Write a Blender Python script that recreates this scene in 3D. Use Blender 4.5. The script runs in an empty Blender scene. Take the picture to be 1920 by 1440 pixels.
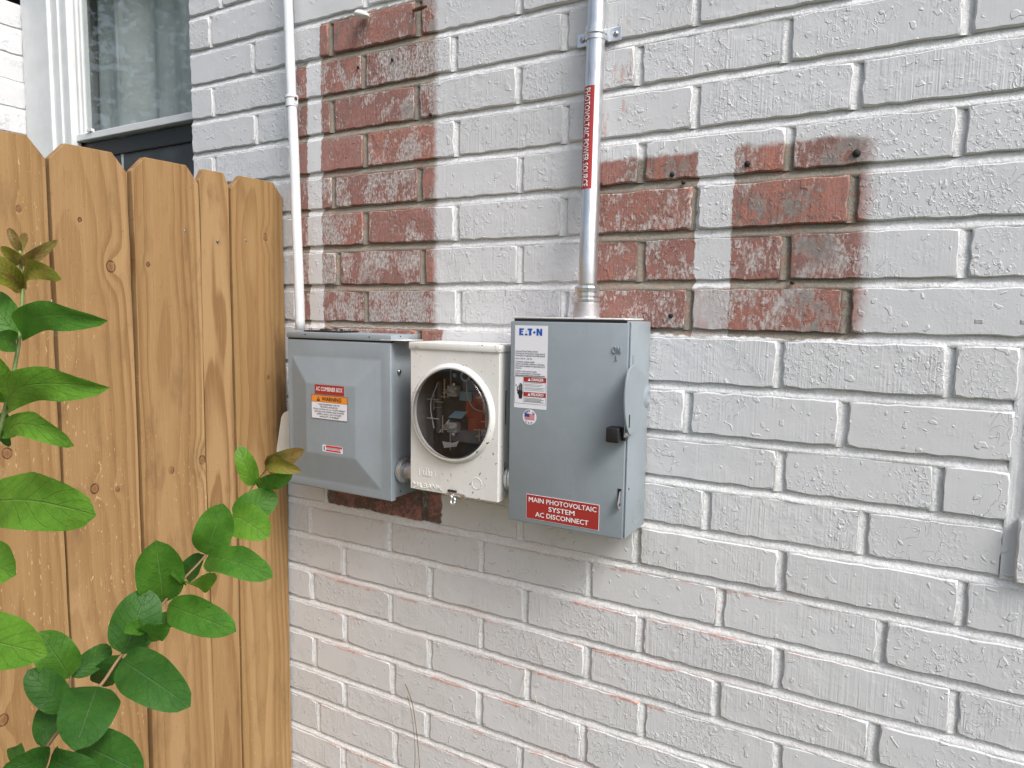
import bpy, bmesh, math, random
from mathutils import Vector, Matrix, noise as mnoise
random.seed(7)
S = bpy.context.scene
COL = S.collection
R_ = math.radians

# ------------------------------------------------------------------ camera, light, exposure
ZO = 1.95                                   # height of the wall's datum joint above the ground
F = 1300.0                                  # focal length in pixels of a 1920 px wide picture
CR = Vector((0.87002635, 0.49276949, 0.01524415))       # camera right
CD = Vector((0.06147215, -0.07775096, -0.99507586))     # camera down
CF = Vector((-0.48915778, 0.8666793, -0.09793698))      # camera forward
CP = Vector((0.0, -1.11608498, -0.44916179 + ZO))
cam = bpy.data.cameras.new('camera'); camo = bpy.data.objects.new('camera', cam); COL.objects.link(camo)
cam.sensor_width = 36; cam.lens = F / 1920 * 36; cam.clip_start = 0.02; cam.clip_end = 500
camo.matrix_world = Matrix(((CR.x, -CD.x, -CF.x, CP.x), (CR.y, -CD.y, -CF.y, CP.y), (CR.z, -CD.z, -CF.z, CP.z), (0, 0, 0, 1)))
S.camera = camo

SUN_AZ, SUN_EL = 68.0, 48.0                 # azimuth from the wall's outward normal towards the right, elevation
sun = bpy.data.lights.new('sun', 'SUN'); suno = bpy.data.objects.new('sun', sun); COL.objects.link(suno)
sun.energy = 1.5; sun.angle = R_(24); sun.color = (1.0, 0.985, 0.97)
sd = Vector((math.sin(R_(SUN_AZ)) * math.cos(R_(SUN_EL)), -math.cos(R_(SUN_AZ)) * math.cos(R_(SUN_EL)), math.sin(R_(SUN_EL))))
suno.rotation_euler = sd.to_track_quat('Z', 'Y').to_euler()
W = bpy.data.worlds.new('World'); S.world = W; W.use_nodes = True
wn = W.node_tree.nodes; wl = W.node_tree.links
for n in list(wn): wn.remove(n)
sky = wn.new('ShaderNodeTexSky'); sky.sky_type = 'NISHITA'; sky.sun_disc = False
sky.sun_elevation = R_(SUN_EL); sky.sun_rotation = math.atan2(sd.x, sd.y)
sky.air_density = 1.0; sky.dust_density = 4.0; sky.ozone_density = 1.0
hs = wn.new('ShaderNodeHueSaturation'); hs.inputs['Saturation'].default_value = 0.68
bg = wn.new('ShaderNodeBackground'); bg.inputs['Strength'].default_value = 0.100
wo = wn.new('ShaderNodeOutputWorld')
wl.new(sky.outputs[0], hs.inputs['Color']); wl.new(hs.outputs[0], bg.inputs[0]); wl.new(bg.outputs[0], wo.inputs[0])
S.view_settings.view_transform = 'Standard'; S.view_settings.look = 'None'
S.view_settings.gamma = 1; S.view_settings.use_curve_mapping = False
S.view_settings.exposure = 1.02

# ------------------------------------------------------------------ measuring helpers
def ray(px, py): return CR * ((px - 960) / F) + CD * ((py - 720) / F) + CF
def on(px, py, axis, val):
    d = ray(px, py); t = (val - CP[axis]) / d[axis]; return CP + d * t
def wy(px, py, Y=0.0): return on(px, py, 1, Y)      # on a plane parallel to the wall
def wx(px, py, X): return on(px, py, 0, X)          # on a plane square to the wall
def wz(px, py, Z): return on(px, py, 2, Z)
def at(px, py, d): return CP + ray(px, py) * d      # at a depth from the lens
def lerp(a, b, t): return a + (b - a) * t

# ------------------------------------------------------------------ node helpers
class NB:
    def __init__(s, name):
        s.m = bpy.data.materials.new(name); s.m.use_nodes = True
        s.t = s.m.node_tree; s.t.nodes.clear()
        s.out = s.t.nodes.new('ShaderNodeOutputMaterial')
        s._pos = None
    def put(s, sock, v):
        if isinstance(v, bpy.types.NodeSocket): s.t.links.new(v, sock)
        elif v is not None:
            try: sock.default_value = v
            except Exception: sock.default_value = (v, v, v)
    def mth(s, op, a, b=None, c=None, clamp=False):
        n = s.t.nodes.new('ShaderNodeMath'); n.operation = op; n.use_clamp = clamp
        for i, v in enumerate((a, b, c)):
            if v is not None: s.put(n.inputs[i], v)
        return n.outputs[0]
    def add(s, a, b): return s.mth('ADD', a, b)
    def sub(s, a, b): return s.mth('SUBTRACT', a, b)
    def mul(s, a, b): return s.mth('MULTIPLY', a, b)
    def step(s, v, a, b):                             # smooth step from 0 at a to 1 at b
        n = s.t.nodes.new('ShaderNodeMapRange'); n.interpolation_type = 'SMOOTHSTEP'
        if a <= b: s.put(n.inputs[0], v); n.inputs[1].default_value = a; n.inputs[2].default_value = b; n.inputs[3].default_value = 0; n.inputs[4].default_value = 1
        else: s.put(n.inputs[0], v); n.inputs[1].default_value = b; n.inputs[2].default_value = a; n.inputs[3].default_value = 1; n.inputs[4].default_value = 0
        return n.outputs[0]
    def pos(s):
        if s._pos is None:
            g = s.t.nodes.new('ShaderNodeNewGeometry'); s._pos = g.outputs['Position']
            sp = s.t.nodes.new('ShaderNodeSeparateXYZ'); s.t.links.new(s._pos, sp.inputs[0]); s.x, s.y, s.z = sp.outputs
        return s._pos
    def vec(s, x, y, z):
        n = s.t.nodes.new('ShaderNodeCombineXYZ')
        for i, v in enumerate((x, y, z)): s.put(n.inputs[i], v)
        return n.outputs[0]
    def scl(s, k):                                    # position scaled per axis
        s.pos(); n = s.t.nodes.new('ShaderNodeVectorMath'); n.operation = 'MULTIPLY'
        s.t.links.new(s._pos, n.inputs[0]); n.inputs[1].default_value = k; return n.outputs[0]
    def noise(s, vec, scale=1.0, detail=2.0, rough=0.5, dist=0.0):
        n = s.t.nodes.new('ShaderNodeTexNoise'); s.put(n.inputs['Vector'], vec)
        n.inputs['Scale'].default_value = scale; n.inputs['Detail'].default_value = detail
        n.inputs['Roughness'].default_value = rough; n.inputs['Distortion'].default_value = dist
        return n.outputs[0]
    def mix(s, f, a, b):
        n = s.t.nodes.new('ShaderNodeMix'); n.data_type = 'RGBA'; s.put(n.inputs[0], f)
        for i, v in ((6, a), (7, b)):
            if isinstance(v, bpy.types.NodeSocket): s.t.links.new(v, n.inputs[i])
            else: n.inputs[i].default_value = tuple(v) + (1,) if len(v) == 3 else v
        return n.outputs[2]
    def mixf(s, f, a, b):
        return s.add(s.mul(s.sub(1.0, f), a), s.mul(f, b))
    def rnd(s):
        n = s.t.nodes.new('ShaderNodeObjectInfo'); return n.outputs['Random']
    def bump(s, h, dist=1.0, strength=1.0):
        n = s.t.nodes.new('ShaderNodeBump'); s.put(n.inputs['Height'], h)
        n.inputs['Distance'].default_value = dist; n.inputs['Strength'].default_value = strength; return n.outputs[0]
    def bsdf(s, color=(.5, .5, .5), rough=0.5, metal=0.0, normal=None, spec=0.5, **kw):
        n = s.t.nodes.new('ShaderNodeBsdfPrincipled')
        if isinstance(color, bpy.types.NodeSocket): s.t.links.new(color, n.inputs['Base Color'])
        else: n.inputs['Base Color'].default_value = tuple(color) + (1,)
        s.put(n.inputs['Roughness'], rough); s.put(n.inputs['Metallic'], metal)
        n.inputs['Specular IOR Level'].default_value = spec
        if normal is not None: s.t.links.new(normal, n.inputs['Normal'])
        for k, v in kw.items(): s.put(n.inputs[k], v)
        s.t.links.new(n.outputs[0], s.out.inputs[0]); s.p = n; return n

# ------------------------------------------------------------------ wall paint: where the brick was left bare
Pz = 0.0794                                          # brick course
def cm(x0, x1, z0, z1, sl=.0012, sr=.0012, st=.003, sb=.003, k=1.0): return (x0, x1, z0, z1, sl, sr, st, sb, k)
def X_(px, py): return wy(px, py).x
def Z_(px, py): return wy(px, py).z
xa0 = X_(603, 300); xa1 = X_(814, 300); zj = lambda k: ZO - k * Pz
BARE = [
    cm(xa0, xa1 + .004, zj(6), zj(-2) - .006, sr=.018, k=.97),
    cm(X_(556, 300), X_(577, 300), zj(6), zj(-1), k=.8),
    cm(X_(556, 90), X_(603, 90), zj(-1), zj(-2) - .006, k=.26),
    cm(X_(612, 930), X_(828, 962), zj(11) + .004, zj(6), sl=.004, sr=.004),
    cm(X_(1100, 450), X_(1303, 450), zj(6), Z_(1250, 291), sl=.004, sr=.002, st=.010),
    cm(X_(1371, 450), X_(1622, 450), zj(6), Z_(1420, 272), sl=.002, sr=.030, st=.012),
    cm(X_(1303, 450), X_(1371, 450), zj(6), Z_(1340, 538), sl=.001, sr=.001, st=.004, k=.55),
    cm(X_(1303, 450), X_(1371, 450), zj(5), Z_(1340, 350), sl=.001, sr=.001, st=.004, k=.22),
    cm(X_(1070, 590), X_(1085, 590), zj(6), zj(5.1), sl=.006, sr=.006, k=.5),
]
def bare_mask(b):
    b.pos()
    wob = b.mul(b.sub(b.noise(b.scl((70, 70, 70)), 1, 3), .5), .013)
    wob2 = b.mul(b.sub(b.noise(b.scl((18, 18, 18)), 1, 2), .5), .012)
    x = b.add(b.x, wob); z = b.add(b.add(b.z, wob), wob2)
    tot = None
    for (x0, x1, z0, z1, sl, sr, st, sb, k) in BARE:
        m = b.mul(b.mul(b.step(x, x0 - sl, x0 + sl), b.step(x, x1 + sr, x1 - sr)), b.mul(b.step(z, z0 - sb, z0 + sb), b.step(z, z1 + st, z1 - st)))
        if k != 1: m = b.mul(m, k)
        tot = m if tot is None else b.mth('MAXIMUM', tot, m)
    return tot

def wall_material(name, mortar=False):
    b = NB(name); b.pos(); rnd = b.rnd()
    big = b.noise(b.scl((6, 6, 6)), 1, 3)
    off = b.mul(rnd, 40)
    def pn(k, scale, detail=2, rough=.5, dist=0):     # noise shifted per brick so no two repeat
        return b.noise(b.vec(b.add(b.mul(b.x, k[0]), off), b.add(b.mul(b.y, k[1]), off), b.mul(b.z, k[2])), scale, detail, rough, dist)
    mask = bare_mask(b)
    speck = pn((1, 1, .55), 260, 4, .7)
    streak = pn((1, 1, .26), 150, 4, .66)
    blot = pn((1, 1, 1), 24, 4, .6)
    # bare surface
    if mortar:
        bare = b.mix(b.noise(b.scl((1, 1, 1)), 160, 4, .7), (.19, .165, .13), (.36, .325, .27))
        bare = b.mix(b.mul(b.step(b.noise(b.scl((1, 1, 3)), 22, 3, .6), .5, .66), .45), bare, (.36, .17, .12))
        paint = b.mix(b.step(speck, .40, .60), (.68, .68, .67), (.79, .795, .805))
        left = b.mul(b.step(speck, .60, .72), .5)
    else:
        bare = b.mix(b.mth('FRACT', b.mul(rnd, 5.3)), (.27, .090, .064), (.45, .140, .080))
        bare = b.mix(b.mul(b.step(blot, .35, .7), .8), bare, (.43, .205, .160))
        bare = b.mix(b.mul(b.step(streak, .56, .42), .45), bare, (.19, .070, .055))
        bare = b.mix(b.add(.10, b.mul(b.step(speck, .45, .65), .22)), bare, (.55, .53, .53))
        paint = b.mix(b.mul(big, 1.0), (.605, .612, .628), (.665, .668, .680))
        paint = b.mix(b.mul(rnd, .35), paint, (.600, .600, .606))
        s1 = b.add(b.add(b.mul(streak, .34), b.mul(blot, .70)), b.add(b.mul(speck, .34), b.mul(b.sub(rnd, .5), .16)))
        left = b.mul(b.step(s1, .66, .78), .80)      # paint still clinging to the bare brick
    clingc = b.mix(b.step(speck, .36, .64), (.20, .185, .17), (.56, .545, .535))
    bare = b.mix(left, bare, clingc)
    if not mortar: bare = b.mix(b.mul(b.mul(b.step(s1, .60, .66), b.step(s1, .72, .66)), .38), bare, (.10, .065, .055))
    mould_shade = b.mul(b.step(b.noise(b.scl((9, 9, 13)), 1, 4, .65), .52, .70), b.step(speck, .45, .60))
    spots = None  # mould patches; the one below the boxes is painted shade with dirt
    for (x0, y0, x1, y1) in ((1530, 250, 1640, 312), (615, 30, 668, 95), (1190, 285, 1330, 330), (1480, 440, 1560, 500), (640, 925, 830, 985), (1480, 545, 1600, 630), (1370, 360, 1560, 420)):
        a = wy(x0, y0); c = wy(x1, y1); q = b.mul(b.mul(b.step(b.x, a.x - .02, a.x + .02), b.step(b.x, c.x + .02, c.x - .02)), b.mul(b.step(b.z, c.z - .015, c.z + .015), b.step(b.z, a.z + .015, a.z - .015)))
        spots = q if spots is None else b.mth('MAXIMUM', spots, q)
    mould_shade = b.mth('MAXIMUM', mould_shade, b.mul(spots, b.step(b.add(b.mul(speck, .6), b.mul(blot, .4)), .47, .56)))
    bare = b.mix(b.mul(mould_shade, .60), bare, (.10, .092, .080))
    so = b.mul(b.mul(b.step(b.z, zj(9.3), zj(9.6)), b.step(b.add(b.mul(speck, .5), b.mul(blot, .5)), .38, .55)), b.step(b.x, -.55, -.58))  # bare brick under the boxes: shade painted into the colour, with dirt
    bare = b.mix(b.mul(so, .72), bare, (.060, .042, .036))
    # overspray: thin paint lets the red through where the mask is partial
    grainy = b.step(b.add(mask, b.mul(b.sub(speck, .5), .45)), .16, .84)
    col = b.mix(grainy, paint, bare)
    # grit, dust and brick-red saw dust caught on the upper arrises
    pit = b.step(b.noise(b.scl((1, 1, 1)), 420, 2, .6), .70, .76)
    col = b.mix(b.mul(pit, .35 if mortar else .18), col, (.24, .22, .20))
    dz = b.mul(b.step(b.x, -1.20, -1.05), b.step(b.x, .02, -.25))
    low = b.mul(b.step(b.z, ZO - .80, ZO - .86), b.step(b.noise(b.scl((2.6, 2.6, 5)), 1, 2), .36, .50))
    if mortar:
        dn = b.step(b.noise(b.scl((5, 5, 60)), 1, 4, .7), .50, .64)
        dust = b.mul(b.mul(dn, dz), b.mul(low, b.mul(b.step(speck, .45, .6), .55)))
    else:
        uv = b.t.nodes.new('ShaderNodeUVMap'); uv.uv_map = 'UVMap'
        sp = b.t.nodes.new('ShaderNodeSeparateXYZ'); b.t.links.new(uv.outputs[0], sp.inputs[0]); v = sp.outputs[1]
        dn = b.step(b.noise(b.scl((6, 6, 30)), 1, 4, .7), .45, .56)
        top = b.step(b.add(v, b.mul(b.sub(streak, .5), .30)), .88, .97)
        dust = b.mul(b.mul(dn, dz), b.mul(low, b.mul(top, .62)))
        pts = b.mul(b.mul(b.step(b.noise(b.scl((1, 1, 1)), 62, 3, .6), .71, .735), dz), b.mul(low, .7))
        dust = b.mth('MAXIMUM', dust, pts)
        stain = b.mul(b.mul(b.step(b.x, X_(1105, 300), X_(1118, 300)), b.step(b.x, X_(1210, 300), X_(1150, 300))), b.mul(b.step(b.z, zj(2.2), zj(2.0)), b.step(b.z, zj(-.6), zj(-.2))))
        ps = b.mul(b.step(pn((1, 1, .45), 60, 5, .7), .53, .68), stain)
        dust = b.mth('MAXIMUM', dust, b.mul(ps, .55))
    col = b.mix(dust, col, (.50, .16, .085))
    # relief
    fine = b.mul(b.noise(b.scl((1, 1, 1)), 900, 2, .6), .00016 if not mortar else .0003)
    if mortar:
        h = b.add(fine, b.add(b.mul(b.noise(b.scl((1, 1, 1)), 260, 4, .7), .0016), b.mul(b.noise(b.scl((1, 1, 1)), 60, 2), .0014)))
    else:
        wav = b.mul(pn((1, 1, 1), 28, 1, .5), .0010)
        lines = pn((1, .2, .014), 400, 1.5, .5)
        wmask = b.mul(b.step(b.mth('FRACT', b.mul(rnd, 7.31)), .10, .80), b.step(blot, .60, .42))
        wire = b.mul(b.mul(lines, b.add(b.mul(wmask, .85), .12)), .0013)
        patch = b.step(pn((1, 1, 1), 13, 2, .6), .40, .62)
        bl = b.step(pn((1, 1, .8), 185, 2.5, .55, .5), .52, .64)
        blob = b.mul(b.mul(bl, b.add(b.mul(patch, .9), .1)), b.add(.00015, b.mul(b.mth('POWER', b.mth('FRACT', b.mul(rnd, 13.7)), 1.6), .00095)))
        bl2 = b.mul(b.step(pn((1, 1, 1), 70, 1, .4, .3), .68, .72), .0010)
        n3 = pn((1, 1, .7), 60, 1.5, .5, 1.0)
        ridge = b.step(b.mth('ABSOLUTE', b.sub(n3, .5)), .020, .004)
        patch2 = b.step(pn((1, 1, 1), 10, 1, .5), .54, .62)
        rid = b.mul(b.mul(ridge, patch2), .0007)
        h = b.mul(b.add(b.add(wav, wire), b.add(b.add(blob, bl2), b.add(rid, fine))), .80)
    rough = b.mixf(grainy, .46, .88)
    b.bsdf(col, rough, normal=b.bump(h), spec=.42)
    return b.m

MAT = {}
def simple(name, color, rough=.5, metal=0, grain=0.0, gscale=400, spec=.5, var=0.0, **kw):
    b = NB(name); c = color; nrm = None
    if var:
        v = b.step(b.noise(b.scl((1, 1, 1)), 14, 4, .6), .3, .7)
        c = b.mix(v, tuple(x * (1 - var) for x in color), tuple(min(1, x * (1 + var)) for x in color))
    if grain: nrm = b.bump(b.mul(b.noise(b.scl((1, 1, 1)), gscale, 2, .6), grain))
    b.bsdf(c, rough, metal, nrm, spec, **kw); MAT[name] = b.m; return b.m

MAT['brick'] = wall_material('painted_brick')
MAT['mortar'] = wall_material('painted_mortar', True)

# enamelled steel with faint orange peel, dust and scuffs
def enamel(name, color, dirt=.25, dirtc=(.20, .17, .13), rough=.42, specks=0.0):
    b = NB(name); b.pos()
    n1 = b.noise(b.scl((1, 1, 1)), 11, 5, .65); n2 = b.noise(b.scl((1, 1, .5)), 160, 4, .7)
    c = b.mix(b.step(n1, .3, .75), tuple(x * .95 for x in color), tuple(x * 1.05 for x in color))
    c = b.mix(b.mul(b.mul(b.step(n2, .60, .72), b.step(n1, .42, .66)), dirt), c, dirtc)
    if specks:
        s = b.step(b.noise(b.scl((1, 1, .7)), 150, 2.5, .55), .655, .675)
        s2 = b.step(b.noise(b.scl((1, 1, 1)), 10, 2), .36, .62)
        c = b.mix(b.mul(b.mul(s, s2), specks), c, (.085, .060, .045))
    run = b.noise(b.scl((55, 55, 2.2)), 1, 3, .6); c = b.mix(b.mul(b.mul(b.step(run, .55, .72), b.step(n1, .40, .62)), dirt * .30), c, dirtc)
    dst = b.noise(b.scl((4, 4, 5)), 1, 5, .7); c = b.mix(b.mul(b.step(dst, .45, .72), .16), c, tuple(min(1, x * 1.25 + .06) for x in color))
    h = b.add(b.mul(b.noise(b.scl((1, 1, 1)), 520, 1.5), .00005), b.mul(n1, .0006))
    b.bsdf(c, b.add(rough, b.mul(n1, .15)), normal=b.bump(h), spec=.45); MAT[name] = b.m
enamel('grey_enamel', (.262, .303, .335), dirt=.45)
enamel('grey_enamel_dark', (.235, .255, .265))
enamel('cream_enamel', (.69, .685, .66), dirt=.5, dirtc=(.33, .25, .17), specks=.95)
simple('dark_gap', (.012, .012, .012), .8)
simple('black_plastic', (.014, .014, .015), .42, grain=.00012)
simple('white_plastic', (.66, .655, .63), .45, var=.06, grain=.0001)
simple('white_vinyl', (.66, .675, .68), .4, var=.05, grain=.00015, gscale=60)
simple('trim_paint', (.70, .72, .71), .45, var=.05, grain=.0003, gscale=90)
simple('conduit_white', (.64, .66, .68), .35, var=.06, grain=.0001, gscale=300)
simple('screw_steel', (.46, .46, .47), .32, 1.0)
simple('rust', (.16, .075, .035), .85, var=.4, grain=.0008, gscale=300)
simple('label_red', (.36, .028, .024), .42)
simple('label_white', (.74, .75, .80), .42)
simple('label_orange', (.80, .26, .03), .42)
simple('ink_black', (.02, .02, .022), .5)
simple('ink_grey', (.16, .16, .18), .5)
simple('ink_white', (.82, .82, .82), .45)
simple('ink_blue', (.004, .085, .43), .45)
simple('ink_navy', (.035, .055, .26), .5)
simple('ink_red', (.56, .035, .04), .5)
simple('liner_grey', (.13, .13, .135), .5, var=.3)
simple('copper_red', (.36, .075, .04), .6, var=.35)
simple('brown_fibre', (.045, .038, .036), .6, var=.5)
simple('plate_blue', (.13, .22, .26), .4)
simple('plate_grey', (.36, .35, .335), .4, var=.2)
simple('curtain_cloth', (.73, .755, .76), .8, var=.06)
simple('room_dark', (.045, .05, .05), .9)
simple('bug_screen', (.036, .042, .047), .45, var=.3, grain=.0006, gscale=300)
simple('dead_stem', (.13, .085, .05), .8, var=.3)
simple('straw', (.60, .54, .45), .7)
simple('nail_steel', (.33, .31, .29), .45, .8)
simple('turf', (.060, .075, .042), .9, var=.4)
def galv():
    b = NB('galvanised_steel'); b.pos()
    n = b.noise(b.scl((1, 1, .10)), 260, 4, .6); n2 = b.noise(b.scl((1, 1, 1)), 50, 4, .6)
    c = b.mix(n2, (.56, .58, .60), (.74, .755, .77))
    c = b.mix(b.mul(b.step(n, .58, .7), .5), c, (.36, .36, .36))
    b.bsdf(c, b.add(.24, b.mul(n2, .22)), .92, b.bump(b.add(b.mul(n, .00012), b.mul(n2, .0003)))); MAT['galv'] = b.m
    b = NB('cast_zinc'); b.pos()
    n = b.noise(b.scl((1, 1, 1)), 120, 4, .6)
    b.bsdf(b.mix(n, (.42, .41, .42), (.62, .60, .61)), .48, .75, b.bump(b.mul(n, .0006))); MAT['zinc'] = b.m
galv()
def clear_glass(name, tint=(1, 1, 1), rough=0.0, alpha=.10):
    b = NB(name)
    g = b.t.nodes.new('ShaderNodeBsdfGlossy'); g.inputs['Roughness'].default_value = rough
    t = b.t.nodes.new('ShaderNodeBsdfTransparent'); t.inputs[0].default_value = tuple(tint) + (1,)
    lw = b.t.nodes.new('ShaderNodeLayerWeight'); lw.inputs[0].default_value = .5
    f5 = b.mth('POWER', lw.outputs['Facing'], 4.0)
    mx = b.t.nodes.new('ShaderNodeMixShader')
    f = b.mth('ADD', b.mul(f5, .8), alpha, clamp=True)
    b.t.links.new(f, mx.inputs[0]); b.t.links.new(t.outputs[0], mx.inputs[1]); b.t.links.new(g.outputs[0], mx.inputs[2])
    b.t.links.new(mx.outputs[0], b.out.inputs[0]); MAT[name] = b.m
clear_glass('window_glass', (.95, .975, .97), 0, .035)
clear_glass('meter_glass', (.84, .84, .84), .04, .03)

# ------------------------------------------------------------------ mesh helpers
def link(o, parent=None):
    COL.objects.link(o)
    if parent: o.parent = parent
    return o
def thing(name, label, cat, loc=(0, 0, 0), group=None):
    o = bpy.data.objects.new(name, None); o.empty_display_size = .05; COL.objects.link(o); o.location = loc
    o['label'] = label; o['category'] = cat
    if group: o['group'] = group
    return o
def finish(bm, name, mat, parent=None, smooth=None, label=None):
    if smooth is not None:
        for f in bm.faces: f.smooth = smooth
    me = bpy.data.meshes.new(name); bm.to_mesh(me); bm.free()
    me.materials.append(MAT[mat] if isinstance(mat, str) else mat)
    o = bpy.data.objects.new(name, me); COL.objects.link(o)
    if parent is not None:
        o.parent = parent
        p = parent; off = Vector((0, 0, 0))
        while p is not None: off += Vector(p.location); p = p.parent
        me.transform(Matrix.Translation(-off))
    if label: o['label'] = label
    return o
def auto(bm, ang=35):
    for f in bm.faces: f.smooth = True
    for e in bm.edges:
        if len(e.link_faces) == 2 and e.calc_face_angle(0) > R_(ang): e.smooth = False
def box(bm, x0, x1, y0, y1, z0, z1, bev=0, seg=2):
    b2 = bmesh.new()
    v = [b2.verts.new((x, y, z)) for x in (min(x0, x1), max(x0, x1)) for y in (min(y0, y1), max(y0, y1)) for z in (min(z0, z1), max(z0, z1))]
    for f in ((0, 1, 3, 2), (4, 6, 7, 5), (0, 4, 5, 1), (2, 3, 7, 6), (0, 2, 6, 4), (1, 5, 7, 3)): b2.faces.new([v[i] for i in f])
    if bev: bmesh.ops.bevel(b2, geom=list(b2.edges), offset=bev, segments=seg, profile=.5, affect='EDGES')
    merge(bm, b2)
def merge(bm, b2):
    bmesh.ops.recalc_face_normals(b2, faces=list(b2.faces))
    me = bpy.data.meshes.new('tmp'); b2.to_mesh(me); b2.free(); bm.from_mesh(me); bpy.data.meshes.remove(me)
def frame_of(d):
    d = d.normalized(); u = Vector((0, 0, 1)) if abs(d.z) < .9 else Vector((1, 0, 0))
    a = d.cross(u).normalized(); return a, d.cross(a).normalized()
def lathe(bm, p0, axis, prof, seg=24, cap=True):
    """prof: list of (distance along the axis, radius)"""
    axis = Vector(axis).normalized(); a, c = frame_of(axis); b2 = bmesh.new(); rings = []
    for (t, r) in prof:
        rings.append([b2.verts.new(Vector(p0) + axis * t + (a * math.cos(2 * math.pi * i / seg) + c * math.sin(2 * math.pi * i / seg)) * r) for i in range(seg)])
    for q in range(len(rings) - 1):
        for i in range(seg): b2.faces.new((rings[q][i], rings[q][(i + 1) % seg], rings[q + 1][(i + 1) % seg], rings[q + 1][i]))
    if cap:
        b2.faces.new(rings[0]); b2.faces.new(rings[-1][::-1])
    merge(bm, b2)
def tube(bm, pts, rad, seg=8, cap=True):
    pts = [Vector(p) for p in pts]; n = len(pts); rads = rad if isinstance(rad, (list, tuple)) else [rad] * n
    b2 = bmesh.new(); rings = []; a = None
    for i, p in enumerate(pts):
        d = (pts[min(i + 1, n - 1)] - pts[max(i - 1, 0)]).normalized()
        if a is None: a, _ = frame_of(d)
        a = (a - d * a.dot(d)).normalized(); c = d.cross(a)
        rings.append([b2.verts.new(p + (a * math.cos(2 * math.pi * k / seg) + c * math.sin(2 * math.pi * k / seg)) * rads[i]) for k in range(seg)])
    for q in range(n - 1):
        for k in range(seg): b2.faces.new((rings[q][k], rings[q][(k + 1) % seg], rings[q + 1][(k + 1) % seg], rings[q + 1][k]))
    if cap: b2.faces.new(rings[0]); b2.faces.new(rings[-1])
    merge(bm, b2)
def prism(bm, pts, d):                               # polygon extruded along d
    b2 = bmesh.new(); d = Vector(d); a = [b2.verts.new(p) for p in pts]; c = [b2.verts.new(Vector(p) + d) for p in pts]
    b2.faces.new(a); b2.faces.new(c[::-1])
    for i in range(len(a)): b2.faces.new((a[i], a[(i + 1) % len(a)], c[(i + 1) % len(a)], c[i]))
    merge(bm, b2)
def curve_pts(ctrl, n=8):                            # Catmull-Rom
    c = [Vector(p) for p in ctrl]; c = [c[0] * 2 - c[1]] + c + [c[-1] * 2 - c[-2]]; out = []
    for i in range(1, len(c) - 2):
        for k in range(n):
            t = k / n; p0, p1, p2, p3 = c[i - 1:i + 3]
            out.append(.5 * ((2 * p1) + (p2 - p0) * t + (2 * p0 - 5 * p1 + 4 * p2 - p3) * t * t + (3 * p1 - p0 - 3 * p2 + p3) * t ** 3))
    out.append(c[-2]); return out
def text_mesh(body, size, align='LEFT', bold=0.0, xs=1.0, extr=0.0, spacing=1.0):
    cu = bpy.data.curves.new('tmp_text', 'FONT'); cu.body = body; cu.size = size; cu.align_x = align; cu.align_y = 'CENTER'
    cu.resolution_u = 2; cu.extrude = extr; cu.space_character = spacing
    ob = bpy.data.objects.new('tmp_text', cu); COL.objects.link(ob)
    dg = bpy.context.evaluated_depsgraph_get(); me = bpy.data.meshes.new_from_object(ob.evaluated_get(dg))
    bpy.data.objects.remove(ob); bpy.data.curves.remove(cu)
    me.transform(Matrix.Diagonal((xs, 1, 1, 1)))
    if bold and not extr:                              # embolden: copies a hair apart in depth, shifted sideways
        b2 = bmesh.new()
        for k, (dx, dy) in enumerate(((-1, -.5), (1, -.5), (-1, .5), (1, .5), (0, 0))):
            c = me.copy(); c.transform(Matrix.Translation((dx * bold * size, dy * bold * size, k * .00002))); b2.from_mesh(c); bpy.data.meshes.remove(c)
        b2.to_mesh(me); b2.free()
    return me
def fit_text(body, height, width, align='CENTER', bold=.02, extr=0.0):
    me = text_mesh(body, height / .70, align, bold, 1, extr)
    xsn = [v.co.x for v in me.vertices]; w = max(xsn) - min(xsn)
    if width: me.transform(Matrix.Diagonal((width / w, 1, 1, 1)))
    return me
FRONT = Matrix(((1, 0, 0, 0), (0, 0, -1, 0), (0, 1, 0, 0), (0, 0, 0, 1)))   # text plane stood up, facing -Y
def put_text(items, name, mat, parent, x, y, z, rot=0.0):
    """items: (mesh, dx, dz). Joined to one lettering mesh on the plane Y=y"""
    bm = bmesh.new()
    for me, dx, dz in items:
        me.transform(Matrix.Translation((x, y, z)) @ Matrix.Rotation(rot, 4, 'Y') @ Matrix.Translation((dx, 0, dz)) @ FRONT)
        bm.from_mesh(me); bpy.data.meshes.remove(me)
    return finish(bm, name, mat, parent)
def sheet(bm, x0, x1, z0, z1, y, t=.0003): box(bm, x0, x1, y, y + t, z0, z1)

# ------------------------------------------------------------------ ground
bm = bmesh.new(); bmesh.ops.create_grid(bm, x_segments=24, y_segments=24, size=60)
for v in bm.verts: v.co.z = -.0 + .03 * mnoise.noise(v.co * .3)
g = finish(bm, 'ground', 'turf'); g['kind'] = 'structure'

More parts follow.
